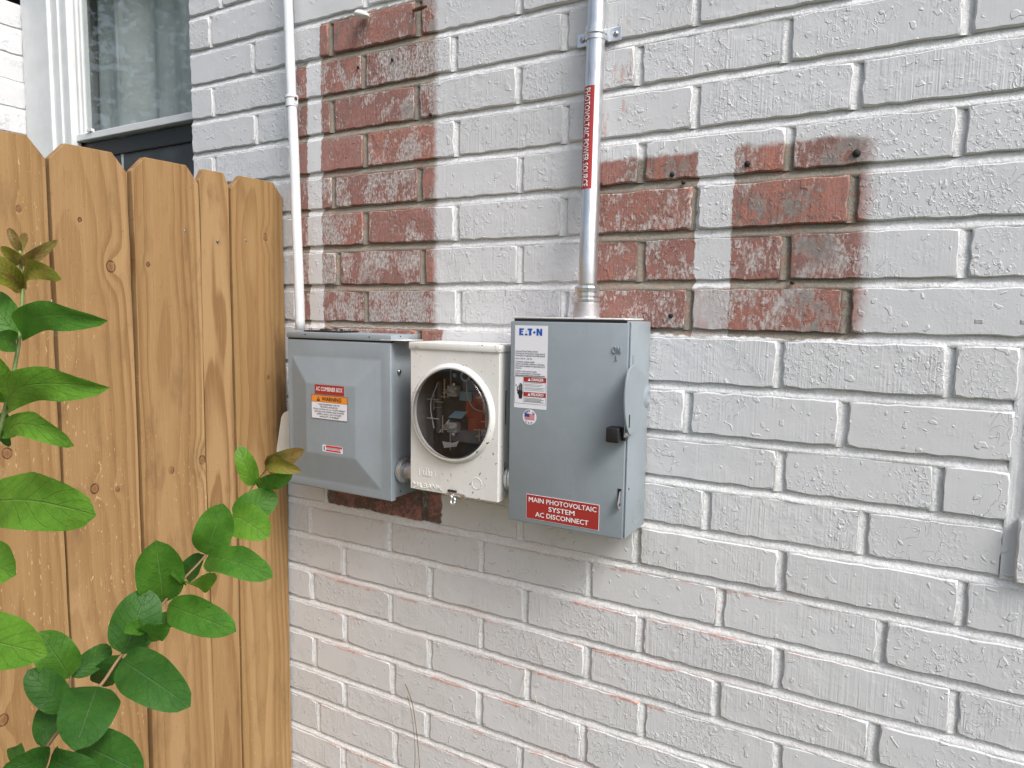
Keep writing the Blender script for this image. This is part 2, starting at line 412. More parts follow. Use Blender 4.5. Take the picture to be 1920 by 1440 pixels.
# ------------------------------------------------------------------ brick wall
wall = thing('brick_wall', 'white painted brick house wall with two patches of bare red brick', 'wall')
JPTS = {-2: [(359, 100), (529, 57), (555, 52), (695, 20)], -1: [(352, 165), (560, 122), (940, 41), (1100, 6)],
0: [(353, 229), (560, 195), (940, 122), (1090, 97), (1135, 86), (1400, 35), (1603, 0)], 1: [(357, 292), (562, 265), (940, 205), (1135, 175), (1400, 135), (1920, 58)],
2: [(564, 334), (940, 287), (1130, 265), (1400, 238), (1920, 177)], 3: [(570, 400), (980, 370), (1133, 352), (1600, 315), (1920, 294)],
4: [(572, 466), (980, 456), (1123, 446), (1600, 424)], 5: [(572, 539), (980, 539), (1123, 538), (1607, 528)],
6: [(575, 606), (862, 612), (1220, 628), (1607, 635), (1912, 639)], 7: [(1219, 726), (1912, 756)], 8: [(1215, 816), (1897, 872)], 9: [(1215, 900), (1882, 982)], 10: [(1207, 986), (1875, 1087)],
11: [(542, 937), (797, 985), (1200, 1065), (1912, 1204)], 12: [(542, 997), (970, 1095), (1200, 1149), (1912, 1312)], 13: [(542, 1057), (1200, 1232), (1912, 1419)],
14: [(542, 1117), (1200, 1309), (1631, 1436)], 15: [(542, 1177), (1200, 1389), (1369, 1440)], 16: [(542, 1239), (970, 1391)], 17: [(542, 1297), (797, 1382)], 18: [(542, 1354)], 19: [(542, 1412)]}
JZ = {}
for k, pts in JPTS.items():
    w = [wy(*p) for p in pts]; n = len(w); mx = sum(p.x for p in w) / n; mz = sum(p.z for p in w) / n
    sxx = sum((p.x - mx) ** 2 for p in w) + .35; sl = sum((p.x - mx) * (p.z - mz) for p in w) / sxx
    JZ[k] = (mx, mz, max(-.008, min(.008, sl)))
def jz(k, x):
    if k in JZ:
        mx, mz, sl = JZ[k]; return mz + sl * (x - mx) * .8
    return ZO - k * Pz
PERP = {-2: [395, 547, 685], -1: [475, 620, 784, 975], 0: [400, 545, 682, 851, 1059, 1307], 1: [481, 622, 781, 973, 1197, 1477, 1814],
2: [402, 548, 685, 856, 1060, 1304, 1606], 3: [481, 626, 787, 976, 1203, 1481, 1802], 4: [555, 685, 856, 1056, 1303, 1600],
5: [497, 634, 792, 975, 1202, 1473, 1808], 6: [556, 687, 859, 1057, 1292, 1587], 7: [785, 1461, 1781], 8: [1290, 1579], 9: [1462, 1759], 10: [1324, 1618],
11: [612, 796, 976, 1193, 1464, 1804], 12: [582, 730, 902, 1103, 1350, 1652], 13: [645, 806, 985, 1200, 1459, 1789], 14: [585, 733, 902, 1101, 1342, 1637],
15: [647, 806, 989, 1204, 1457], 16: [591, 736, 899, 1094], 17: [647, 801, 976], 18: [597, 741], 19: [644]}
PY = {-2: {0: 30}, }
XL, XR, XE = -1.525, .78, .132
BL = .226
def row_perps(k):
    xs = []
    if k in PERP:
        for px in PERP[k]:
            py = 700
            for _ in range(6):                         # height of the row's middle at that column
                X = wy(px, py).x; zc = .5 * (jz(k - 1, X) + jz(k, X)); d = Vector((X, 0, zc)) - CP
                py = 720 + F * d.dot(CD) / d.dot(CF)
            xs.append(wy(px, py).x)
    else:
        xs = [-1.30 + (BL / 2 if k % 2 else 0)]
    end = XE if 7 <= k <= 10 else XR
    if k == 20: pass
    full = [xs[0]]
    for x in xs[1:]:
        gap = x - full[-1]; n = max(1, round(gap / BL)); a = full[-1]
        for i in range(1, n + 1): full.append(a + gap * i / n)
    while full[0] - BL > XL + .05: full.insert(0, full[0] - BL + random.uniform(-.006, .006))
    while full[-1] + BL < end - .05: full.append(full[-1] + BL + random.uniform(-.006, .006))
    return [XL - .006] + full + [end + .006]
JT = .0152                                            # bed joint
def add_brick(bm, x0, x1, k, seed, yoff=0.0, zt=None, zb=None, amp=1.0):
    rr = random.Random(seed); uvl = (bm.loops.layers.uv.get('UVMap') or bm.loops.layers.uv.new('UVMap'))
    zt = zt or (lambda x: jz(k - 1, x) - JT / 2); zb = zb or (lambda x: jz(k, x) + JT / 2)
    n = max(4, int((x1 - x0) / .016)); j = lambda s: rr.uniform(-s, s) * amp
    pts = []
    for i in range(n + 1):
        x = lerp(x0, x1, i / n); pts.append((x, zt(x) + j(.0014)))
    zs = [.8, .6, .4, .2]
    pts += [(x1 + j(.0016), lerp(zb(x1), zt(x1), t)) for t in zs]
    for i in range(n, -1, -1):
        x = lerp(x0, x1, i / n); pts.append((x, zb(x) + j(.0014)))
    pts += [(x0 + j(.0016), lerp(zb(x0), zt(x0), 1 - t)) for t in zs]
    cx = (x0 + x1) / 2; cz = (zt(cx) + zb(cx)) / 2; hx = (x1 - x0) / 2; hz = (zt(cx) - zb(cx)) / 2
    y = yoff + rr.uniform(-.0016, .0012); tx = rr.uniform(-.006, .006); tz = rr.uniform(-.012, .012)
    def ring(ins, yy):
        out = []
        for (x, z) in pts:
            q = max(abs(x - cx) / hx, abs(z - cz) / hz); corner = (abs(x - cx) > hx * .97 and abs(z - cz) > hz * .9)
            i2 = ins * (2.0 if corner else 1.0)
            nx = x - math.copysign(min(i2, hx) if abs(x - cx) > hx * .97 else 0, x - cx)
            nz = z - math.copysign(min(i2, hz) if abs(z - cz) > hz * .80 else 0, z - cz)
            out.append(bm.verts.new((nx, yy + (x - cx) * tx + (z - cz) * tz, nz)))
        return out
    e = rr.uniform(.0010, .0021)
    rings = [ring(e, y), ring(e * .35, y + e * .35), ring(0, y + e * 1.2), ring(0, y + .03)]
    def uv(f):
        for l in f.loops: l[uvl].uv = (l.vert.co.x, (l.vert.co.z - (cz - hz)) / (2 * hz))
    f = bm.faces.new(rings[0]); f.normal_update()
    if f.normal.y > 0: f.normal_flip()
    f.smooth = False; uv(f); m = len(pts)
    for a, b in zip(rings, rings[1:]):
        for i in range(m):
            f = bm.faces.new((a[i], b[i], b[(i + 1) % m], a[(i + 1) % m])); f.smooth = True; uv(f)
bmM = bmesh.new(); extra = bmesh.new(); seed = 100
MP = (.0030, .0010, .0018, .0036, .0056, .0072, .0072)       # bed joint, from the lower arris up: sloped to shed water
PP = (.0034, .0012, .0018, .0036, .0056, .0068, .0066)       # upright joint, left to right
def mortar_strip(bm, p, q, half, horiz, seed, flush=None):
    rr = random.Random(seed); L = (Vector(q) - Vector(p)).length; n = max(3, int(L / .013)); prof = [-1.35, -.95, -.55, 0, .55, .95, 1.35]
    rows = []
    for i in range(n + 1):
        c = Vector(p).lerp(Vector(q), i / n); row = []
        for t in prof:
            nz = mnoise.noise(Vector((c.x * 37 + t * 2, c.z * 37, seed))) * .0016 + mnoise.noise(Vector((c.x * 140 + t * 5, c.z * 140, seed + 9))) * .0008
            if flush is not None: y = flush + .002 * (1 - min(1, abs(t)) ** 2) + nz
            elif horiz: y = MP[prof.index(t)] + nz
            else: y = PP[prof.index(t)] + nz
            o = t * half
            row.append(bm.verts.new((c.x, y, c.z + o) if horiz else (c.x + o, y + .0003, c.z)))
        rows.append(row)
    for i in range(n):
        for k in range(len(prof) - 1):
            f = bm.faces.new((rows[i][k], rows[i][k + 1], rows[i + 1][k + 1], rows[i + 1][k]) if not horiz else (rows[i][k], rows[i + 1][k], rows[i + 1][k + 1], rows[i][k + 1])); f.smooth = True
R0, R1 = -6, 24
for k in range(R0, R1 + 1):
    ps = row_perps(k)
    for i, (a, b) in enumerate(zip(ps, ps[1:])):
        seed += 1; w0 = .0066 + random.uniform(-.001, .0014); w1 = .0066 + random.uniform(-.001, .0014)
        first, last = i == 0, i == len(ps) - 2
        x0 = a + (w0 if not first else .006); x1 = b - (w1 if not last else .006)
        seen = (-3 <= k <= 20) and (x0 < .36)
        if seen:
            bm = bmesh.new(); add_brick(bm, x0, x1, k, seed); finish(bm, 'brick', 'brick', wall)
        else: add_brick(extra, x0, x1, k, seed)
        if not last: mortar_strip(bmM, (b, 0, jz(k, b) + JT * .40), (b, 0, jz(k - 1, b) - JT * .40), .0080, False, seed)
for k in range(R0 - 1, R1 + 1):
    parts = [(XL - .004, XR)]
    if 7 <= k <= 9: parts = [(XL - .004, XE)]
    for (a, b) in parts:
        n = max(1, int((b - a) / .22)); prev = None
        for i in range(n):
            xa, xb = lerp(a, b, i / n), lerp(a, b, (i + 1) / n)
            mortar_strip(bmM, (xa, 0, jz(k, xa)), (xb, 0, jz(k, xb)), JT / 2, True, 5)
# mortar bed behind, and the wall's core
bmesh.ops.remove_doubles(bmM, verts=list(bmM.verts), dist=.00005)
box(bmM, XL + .004, XE - .004, .0135, .10, 0, zj(-7)); box(bmM, XE - .002, XR + .6, .0137, .10, 0, zj(10)); box(bmM, XE - .002, XR + .6, .0137, .10, zj(6) - .003, zj(-7))
finish(bmM, 'mortar', 'mortar', wall)
ex = finish(extra, 'outlying_bricks', 'brick', wall); ex['kind'] = 'stuff'
# upright joint, trim board and rowlock sill at the opening on the right
bm = bmesh.new(); mortar_strip(bm, (XE + .0105, 0, jz(10, XE) + .004), (XE + .0105, 0, jz(6, XE) - .004), .0088, False, 77, .0006)
finish(bm, 'corner_mortar', 'brick', wall)
xs0 = XE + .0225; xsl = wy(1907, 1030, -.006).x
zsill = wy(1908, 976, -.006).z; zsb = wy(1908, 1092, -.006).z
bm = bmesh.new(); box(bm, xs0, xs0 + .055, -.004, .09, zsill + .012, jz(6, .2) - .010, .0025)
box(bm, xs0 + .0555, xs0 + .6, .02, .09, zsill + .012, jz(6, .2) - .010)
finish(bm, 'window_trim', 'trim_paint', wall)
for i in range(9):
    bm = bmesh.new(); x0 = xsl + i * .076
    add_brick(bm, x0, x0 + .066, 0, 900 + i, -.012, lambda x: zsill, lambda x: zsb); finish(bm, 'brick', 'brick', wall, label='rowlock sill brick laid on edge')
bm = bmesh.new(); box(bm, XE - .003, XR + .6, .005, .09, zsb - .004, zsill + .003); finish(bm, 'sill_mortar', 'mortar', wall)

# bricks of the window reveal on the far left, facing right
XV = wy(46, 160, .075).x
bm0 = bmesh.new(); mz0 = bmesh.new()
for k in range(-5, 12):
    zt = jz(k - 1, XL) - JT / 2; zb = jz(k, XL) + JT / 2
    ya, yb = (.004, .076) if k % 2 else (-.06, .076)
    bm = bmesh.new(); add_brick(bm, 0, yb - (-.03), k, 700 + k, 0, lambda x: zt, lambda x: zb)
    bm.transform(Matrix.Translation((XV, -.03, 0)) @ Matrix.Rotation(R_(90), 4, 'Z'))
    if -3 <= k <= 6: finish(bm, 'brick', 'brick', wall)
    else:
        me = bpy.data.meshes.new('t'); bm.to_mesh(me); bm.free(); bm0.from_mesh(me); bpy.data.meshes.remove(me)
rv = finish(bm0, 'reveal_bricks', 'brick', wall); rv['kind'] = 'stuff'
bm = bmesh.new(); box(bm, XV - .09, XV - .0022, -.026, .09, 0, zj(-6)); finish(bm, 'reveal_mortar', 'mortar', wall)

# drilled holes left by old fixings
for (px, py, r) in ((671, 126, .0026), (735, 112, .0030), (807, 215, .003), (1401, 307, .0042), (1260, 327, .0036), (1606, 287, .0052), (1257, 592, .0034), (1485, 530, .003), (1126, 345, .003), (1281, 342, .003)):
    p = wy(px, py, -.002); bm = bmesh.new()
    lathe(bm, (p.x, -.0030, p.z), (0, 1, 0), [(0, r), (.0034, r * 1.1)], 12, True)
    finish(bm, 'drill_hole', 'dark_gap', wall, True)

# ------------------------------------------------------------------ sash window in the recess
YW = .078
def wedge(px, py, Y): return wy(px, py, Y).x
win = bpy.data.objects.new('window', None); COL.objects.link(win); win.parent = wall; win['label'] = 'white framed sash window with pale curtain, left of the corner'
ZT = zj(-7); ZB = zj(11)
xA = XV - .002; xB = wy(58, 150, YW).x; xC = wy(95, 150, YW - .012).x; xD = wy(128, 150, YW).x; xE_ = wy(146, 150, YW + .02).x
bm = bmesh.new(); box(bm, xA, xB, YW - .003, YW + .03, ZB, ZT, .002); finish(bm, 'caulk_strip', 'trim_paint', win)
bm = bmesh.new(); box(bm, xB + .0005, xC, YW - .014, YW + .03, ZB, ZT, .003)
for i in range(2):
    xa = lerp(xC, xD, i / 2); box(bm, xa + .0006, lerp(xC, xD, (i + 1) / 2) - .0006, YW - .010 + .006 * (i + 1), YW + .03, ZB, ZT, .0012)
finish(bm, 'frame', 'white_vinyl', win)
xR_ = XL + .16
bm = bmesh.new(); box(bm, xR_, xR_ + .04, YW - .01, YW + .03, ZB, ZT); finish(bm, 'frame', 'white_vinyl', win)
zr = wy(250, 245, YW + .022)
zrail = zr.z
bm = bmesh.new(); box(bm, xD - .006, xD + .003, YW + .030, YW + .05, ZB, ZT); finish(bm, 'sash_gasket', 'dark_gap', win)
bm = bmesh.new(); box(bm, xD + .004, xE_, YW + .022, YW + .05, zrail + .018, ZT, .002); box(bm, xE_ + .003, xE_ + .012, YW + .028, YW + .05, zrail + .018, ZT, .002)
finish(bm, 'sash_stile', 'white_vinyl', win)
bm = bmesh.new(); box(bm, xD - .002, xR_, YW + .016, YW + .05, zrail - .002, zrail + .0175, .002)
box(bm, xD + .06, xD + .085, YW + .012, YW + .022, zrail + .0178, zrail + .026, .001)
finish(bm, 'sash_rail', 'white_vinyl', win)
bm = bmesh.new(); box(bm, xE_ + .012, xR_, YW + .034, YW + .037, zrail + .0178, ZT); finish(bm, 'pane', 'window_glass', win)
bm = bmesh.new(); box(bm, xD, xR_, YW + .034, YW + .07, zrail - .052, zrail - .006, .003); finish(bm, 'meeting_rail', 'black_plastic', win)
bm = bmesh.new(); box(bm, xD, xR_, YW + .040, YW + .046, ZB, zrail - .053); finish(bm, 'insect_screen', 'bug_screen', win)
bm = bmesh.new(); box(bm, xA - .2, XL + .9, .40, .42, 0, ZT)
box(bm, xA - .2, XL + .9, .101, .42, ZT, ZT + .02); box(bm, xA - .22, xA - .2, .09, .42, 0, ZT); finish(bm, 'dark_room', 'room_dark', win)
cb = bmesh.new(); nx = 46; rows = []
for i in range(nx + 1):
    x = lerp(xD - .05, xR_ + .10, i / nx); y = .142 + .012 * math.sin(i * .95) + .008 * math.sin(i * .37 + 1)
    rows.append([cb.verts.new((x + .006 * math.sin(j * .7 + i * .4), y + .003 * j * math.sin(i * .5), lerp(ZB, ZT - .02, j / 6))) for j in range(7)])
for i in range(nx):
    for j in range(6): cb.faces.new((rows[i][j], rows[i + 1][j], rows[i + 1][j + 1], rows[i][j + 1]))
bmesh.ops.solidify(cb, geom=list(cb.faces), thickness=.0015)
cur = finish(cb, 'curtain', 'curtain_cloth', None, True); cur['label'] = 'pale grey curtain hanging in soft folds behind the window glass'; cur['category'] = 'curtain'

# ------------------------------------------------------------------ conduits
def conduit_left():
    t = thing('conduit', 'slim white painted conduit rising beside the fence into the grey combiner box', 'conduit', group='conduits on the brick wall')
    ctrl = [(552, 612, -.052), (556, 500, -.050), (553, 380, -.040), (548, 230, -.030), (543, 100, -.024), (539, 0, -.022)]
    pts = []
    for (px, py, Y) in [(563, 618, -.058), (560, 520, -.054), (556, 420, -.046), (552, 300, -.036), (547, 190, -.030), (543, 90, -.026), (539.5, 0, -.025)]: pts.append(wy(px, py, Y))
    d = (pts[-1] - pts[-2]).normalized(); pts.append(pts[-1] + d * .35)
    bm = bmesh.new(); tube(bm, curve_pts(pts, 6), .0102, 20); finish(bm, 'pipe', 'conduit_white', t, True)
    bm = bmesh.new(); c = pts[4]; lathe(bm, c - Vector((0, 0, .012)), (pts[5] - pts[4]), [(0, .0102), (0, .0125), (.016, .0125), (.018, .0142), (.023, .0142), (.024, .0102)], 20, False)
    auto(bm); cp = finish(bm, 'strap', 'conduit_white', t)
    bm = bmesh.new(); box(bm, c.x + .0098, c.x + .0128, c.y - .004, c.y + .006, c.z - .008, c.z + .012, .0008); finish(bm, 'strap_ear', 'conduit_white', t)
    bm = bmesh.new(); lathe(bm, (c.x + .0124, c.y - .001, c.z + .004), (1, 0, 0), [(0, .0035), (.002, .0035), (.003, .002)], 10); finish(bm, 'screw', 'rust', t, True)
conduit_left()
def conduit_right():
    t = thing('conduit', 'shiny bare steel conduit with red photovoltaic power source sticker, rising from the big switch box', 'conduit', group='conduits on the brick wall')
    P = [wy(px, py, Y) for (px, py, Y) in [(1102, 540, -.052), (1103, 490, -.051), (1105, 430, -.045), (1107, 390, -.036), (1108.5, 330, -.026), (1112, 220, -.0185), (1116.5, 100, -.018), (1120, 0, -.018)]]
    d = (P[-1] - P[-2]).normalized(); P.append(P[-1] + d * .4)
    path = curve_pts(P, 6); r = .0153
    bm = bmesh.new(); tube(bm, path, r, 32); finish(bm, 'pipe', 'galv', t, True)
    b = P[0]
    bm = bmesh.new(); base = wy(1101, 593, b.y); base.z = zTopE + .0005; base.x = b.x - .001
    H = b.z - base.z
    lathe(bm, base, (0, 0, 1), [(0, .0228), (.0025, .0224), (.0035, .0214), (H * .50, .0206), (H * .52, .0196), (H * .52, .0160)], 28); auto(bm, 40); finish(bm, 'hub', 'zinc', t)
    bm = bmesh.new()
    lathe(bm, base + Vector((0, 0, H * .5)), (0, 0, 1), [(.001, .0172), (.0012, .0200), (.0060, .0206), (.0075, .0190), (.0078, .0172), (.0115, .0172), (.0118, .0196), (.0165, .0196), (.0168, .0170), (.0185, .0170), (.0188, .0200), (.0245, .0208), (.0275, .0186), (.0285, .0155)], 12)
    auto(bm, 20); finish(bm, 'compression_nut', 'galv', t)
    c = wy(1117, 64, -.018); ax = (P[-2] - P[-3]).normalized()
    bm = bmesh.new(); lathe(bm, c - ax * .011, ax, [(0, r), (0, r + .0016), (.007, r + .0016), (.009, r + .0034), (.013, r + .0034), (.015, r + .0016), (.022, r + .0016), (.022, r)], 32, False); auto(bm)
    for s in (-1, 1):
        box(bm, c.x + s * (r - .001), c.x + s * (r + .024), -.0045, -.0025, c.z - .011, c.z + .011, .0008)
        box(bm, c.x + s * (r + .0002), c.x + s * (r + .0022), -.018, -.0028, c.z - .010, c.z + .010, .0005)
    finish(bm, 'strap', 'galv', t)
    for s in (-1, 1):
        bm = bmesh.new(); lathe(bm, (c.x + s * (r + .014), -.0046, c.z), (0, -1, 0), [(0, .0050), (.0022, .0046), (.0034, .0030), (.0034, .0012), (.0022, .0008)], 14); auto(bm, 50); finish(bm, 'screw', 'screw_steel', t)
    # wrapped sticker
    za = wy(1112, 165, -.0185).z; zb = wy(1107, 357, -.027).z
    def axis_at(z):
        for a, c2 in zip(path, path[1:]):
            if min(a.z, c2.z) <= z <= max(a.z, c2.z): return a.lerp(c2, (z - a.z) / (c2.z - a.z))
    th0, th1 = -1.62, .06                                # angle round the pipe; 0 faces the camera side
    fa = math.atan2(-(CP.y - -.02), CP.x - P[4].x)
    def cyl(z, th, rr):
        c2 = axis_at(z); a = math.atan2(CP.y - c2.y, CP.x - c2.x) + th
        return Vector((c2.x + math.cos(a) * rr, c2.y + math.sin(a) * rr, z))
    bm = bmesh.new(); nz, nt = 24, 12; gr = [[bm.verts.new(cyl(lerp(za, zb, i / nz), lerp(th0, th1, k / nt), r + .0004)) for k in range(nt + 1)] for i in range(nz + 1)]
    for i in range(nz):
        for k in range(nt): bm.faces.new((gr[i][k], gr[i][k + 1], gr[i + 1][k + 1], gr[i + 1][k]))
    bmesh.ops.recalc_face_normals(bm, faces=list(bm.faces))
    st = finish(bm, 'sticker', 'label_red', t, True)
    me = fit_text('PHOTOVOLTAIC POWER SOURCE', .0110, (za - zb) * .955, 'LEFT', .012); x0 = min(v.co.x for v in me.vertices)
    ym = (max(v.co.y for v in me.vertices) + min(v.co.y for v in me.vertices)) / 2
    b2 = bmesh.new(); b2.from_mesh(me); bpy.data.meshes.remove(me)
    bmesh.ops.subdivide_edges(b2, edges=[e for e in b2.edges if e.calc_length() > .006], cuts=2)
    thm = (th0 + th1) / 2 + .06
    for v in b2.verts:
        u, w = v.co.x - x0, v.co.y - ym; v.co = cyl(za - (za - zb) * .022 - u, thm + w / r, r + .0009 + v.co.z)
    finish(b2, 'lettering', 'ink_white', st)

# ------------------------------------------------------------------ safety switch (right box)
YE = -.098; xe0 = -.5785; xe1 = -.3665; zTopE = wy(1070, 597, YE).z; zBotE = wy(1169, 1012, YE).z
conduit_right()
def safety_switch():
    t = thing('safety_switch', 'tall grey safety switch box with red disconnect sticker and black side handle', 'switch box', (-.47, -.05, zBotE))
    bm = bmesh.new(); box(bm, xe0 + .004, xe1 - .002, YE + .004, -.003, zBotE + .004, zTopE - .003, .002); auto(bm); body = finish(bm, 'body', 'grey_enamel', t)
    # door: front sheet with returned edges
    bm = bmesh.new(); box(bm, xe0, xe1 - .004, YE, YE + .0018, zBotE, zTopE - .006, .0012, 3)
    box(bm, xe0, xe0 + .0016, YE + .001, -.02, zBotE + .002, zTopE - .008, .0006); box(bm, xe1 - .0058, xe1 - .0040, YE + .001, YE + .012, zBotE + .002, zTopE - .008, .0006)
    box(bm, xe0 + .001, xe1 - .005, YE + .001, -.02, zBotE, zBotE + .0016, .0005); auto(bm); finish(bm, 'door', 'grey_enamel', t)
    bm = bmesh.new(); box(bm, xe1 - .0025, xe1, YE + .003, -.004, zBotE + .001, zTopE - .004, .001, 2); auto(bm); finish(bm, 'side_panel', 'grey_enamel', t)
    bm = bmesh.new(); box(bm, xe0 + .001, xe1 - .012, YE + .004, -.004, zTopE - .0012, zTopE + .0014, .0008); auto(bm); finish(bm, 'top_cap', 'cream_enamel', t)
    bm = bmesh.new(); box(bm, xe0 + .006, xe1 - .008, YE + .0012, YE + .006, zTopE - .006, zTopE - .0014); finish(bm, 'top_gap', 'dark_gap', t)
    for px in (1053, 1140):
        p = wz(px, 590, zTopE + .002); p.y = -.06; bm = bmesh.new(); box(bm, p.x - .004, p.x + .005, -.064, -.054, zTopE + .0016, zTopE + .0075, .0008); finish(bm, 'hub_lug', 'zinc', t)
    # lever plate on the right side, with grip
    XS = xe1 + .0050
    out = [(1186, 683), (1177, 694), (1172, 715), (1169.5, 740), (1169, 762), (1170, 785), (1173, 803), (1177, 815), (1184, 812), (1195, 795), (1208, 770), (1217, 748), (1215, 722), (1204, 700), (1195, 692)]
    pts = [wx(px, py, XS) for px, py in out]; pts = [Vector((XS, max(-.150, min(-.008, p.y)), p.z)) for p in pts]
    arc = curve_pts(pts[:8], 4) + pts[8:]
    bm = bmesh.new(); prism(bm, arc, (.0030, 0, 0)); bmesh.ops.bevel(bm, geom=[e for e in bm.edges], offset=.0005, segments=1, affect='EDGES'); lev = finish(bm, 'handle_lever', 'grey_enamel', t)
    pv = wx(1209, 745, XS + .002); pv.y = max(pv.y, -.034)
    bm = bmesh.new(); lathe(bm, (XS + .0026, pv.y, pv.z), (1, 0, 0), [(0, .019), (.0005, .0185), (.003, .011), (.0034, .009), (.0015, .0035)], 24); auto(bm, 30); lathe(bm, (xe1 - .001, pv.y, pv.z), (1, 0, 0), [(0, .012), (.0058, .012)], 20); finish(bm, 'pivot_dimple', 'grey_enamel', lev)
    for (px, py, mm) in ((1180, 790, 'dark_gap'),):
        p = wx(px, py, XS + .003); bm = bmesh.new(); box(bm, XS + .0026, XS + .0034, p.y - .0022, p.y + .0022, p.z - .010, p.z + .010, .0003); finish(bm, 'slot', mm, lev)
    p = wx(1188, 680, xe1 + .001); bm = bmesh.new(); box(bm, xe1 - .001, xe1 + .0008, p.y - .003, p.y + .0035, p.z - .012, p.z + .012, .0005); finish(bm, 'slot', 'grey_enamel_dark', t)
    g0 = wy(1159, 816, -.122); bm = bmesh.new()
    box(bm, xe1 - .026, xe1 - .0045, -.126, -.106, g0.z - .0125, g0.z + .0115, .0028, 3)
    box(bm, xe1 - .006, xe1 + .0015, -.112, -.100, g0.z - .010, g0.z + .010, .001); auto(bm, 50); finish(bm, 'grip', 'black_plastic', t)
    bm = bmesh.new(); prism(bm, [(xe1 + .0016, -.112, g0.z + .030), (xe1 + .0016, -.116, g0.z - .004), (xe1 + .0016, -.098, g0.z - .004), (xe1 + .0016, -.096, g0.z + .02)], (-.0014, 0, 0)); finish(bm, 'grip_arm', 'screw_steel', t)
    # hasp on the front, lower right
    h = wy(1161, 935, YE); bm = bmesh.new(); box(bm, h.x - .0030, h.x + .0032, YE - .0004, YE + .0003, h.z - .012, h.z + .016); finish(bm, 'hasp_slot', 'dark_gap', t)
    bm = bmesh.new(); prism(bm, [(h.x + .001, YE - .0006 + dy, h.z + dz) for dy, dz in ((0, .012), (-.003, .010), (-.008, -.002), (-.010, -.008), (-.008, -.014), (-.003, -.016), (0, -.014))], (.0016, 0, 0)); finish(bm, 'hasp', 'zinc', t)
    bm = bmesh.new(); lathe(bm, (h.x + .0028, YE - .0055, h.z - .0085), (-1, 0, 0), [(0, .0026), (.0024, .0026)], 10); finish(bm, 'hasp_hole', 'dark_gap', t)
    # knockout rings on the side
    p = wx(1196, 958, xe1); bm = bmesh.new()
    for rr in (.020, .011): lathe(bm, (xe1 - .0002, -.045, p.z), (1, 0, 0), [(0, rr + .0007), (.0005, rr + .0004), (.0005, rr - .0004), (0, rr - .0007)], 28, False)
    finish(bm, 'knockout', 'grey_enamel_dark', t, True)
    bm = bmesh.new(); p = wx(1179, 917, xe1); lathe(bm, (xe1 - .0001, p.y, p.z), (1, 0, 0), [(0, .0022), (.0003, .0022)], 10); finish(bm, 'screw_hole', 'dark_gap', t)
    # embossed ON and I
    p = wy(1156, 657, YE - .001); q = wy(1156, 672, YE - .001)
    put_text([(fit_text('ON', .0115, .0140, 'CENTER', .01, .0008), 0, 0), (text_mesh('I', .013, 'CENTER', .0, 1, .0006), .0, q.z - p.z)], 'embossed_letters', 'grey_enamel', t, p.x, YE - .0007, p.z)
    # instruction sticker
    a = wy(967, 609, YE); b = wy(1028, 612, YE); c = wy(963, 763, YE); d = wy(1024, 769, YE)
    X0 = (a.x + c.x) / 2; X1 = (b.x + d.x) / 2; Z1 = (a.z + b.z) / 2; Z0 = (c.z + d.z) / 2
    bm = bmesh.new(); sheet(bm, X0, X1, Z0, Z1, YE - .0004); st = finish(bm, 'sticker', 'label_white', t); w = X1 - X0; hgt = Z1 - Z0; y1 = YE - .0006
    # maker's name in cut block letters
    lx = X0 + w * .135; lw = w * .70; lz = Z1 - hgt * .117; lh = hgt * .082
    def poly(bm, pts):
        prism(bm, [(lx + u * lw, y1, lz + v * lh) for u, v in pts], (0, -.0001, 0))
    bm = bmesh.new()
    poly(bm, [(0, 0), (.0, 1), (.215, 1), (.185, .76), (.085, .76), (.085, .62), (.165, .62), (.15, .40), (.085, .40), (.085, .24), (.165, .24), (.195, 0)][::1])
    poly(bm, [(.235, 0), (.375, 0), (.345, .25), (.265, .25)]); poly(bm, [(.285, .48), (.325, .48), (.305, .66)])
    poly(bm, [(.365, 1), (.575, 1), (.565, .76), (.53, .76), (.53, .22), (.545, 0), (.405, 0), (.43, .22), (.43, .76), (.365, .76)])
    poly(bm, [(.66 + .05 * math.cos(i * .524), .45 + .17 * math.sin(i * .524)) for i in range(12)])
    poly(bm, [(.755, 0), (.755, 1), (.845, 1), (.915, .42), (.915, 1), (1, 1), (1, 0), (.912, 0), (.84, .58), (.84, 0)])
    finish(bm, 'maker_name', 'ink_blue', st)
    L = ['General Duty Safety Switch', "Interrupteur de securite a usage general", 'Interruptor de seguridad de servicio general', None, '60 A, 240 V~, 60 Hz', None, 'Complete ratings inside', "Valeurs nominales completes a l'interieur", 'Informacion completa de capacidades en el', 'interior', None, 'Further instructions inside', "Autres instructions a l'interieur", 'Instrucciones adicionales en el interior', None]
    items = []; zz = Z1 - hgt * .31
    for s in L:
        if s:
            me = text_mesh(s, .0042, 'LEFT', .012, .90); mxw = max(v.co.x for v in me.vertices)
            if mxw > w * .90: me.transform(Matrix.Diagonal((w * .90 / mxw, 1, 1, 1)))
            items.append((me, X0 + w * .03, zz)); zz -= hgt * .0255
        else: zz -= hgt * .0125
    items.append((fit_text('Made in U.S.A. / Fabrique aux E.-U. / Hecho en E.U.A.', .0022, w * .92, 'LEFT', .01), X0 + w * .03, Z1 - hgt * .602))
    items.append((text_mesh('IL 7085', .003, 'LEFT', .01), X0 + w * .03, Z0 + hgt * .03)) if False else None
    put_text(items, 'lettering', 'ink_grey', st, 0, y1, 0)
    zb1 = Z1 - hgt * .617; zb0 = Z0 + hgt * .055; xm = X0 + w * .29
    bm = bmesh.new()
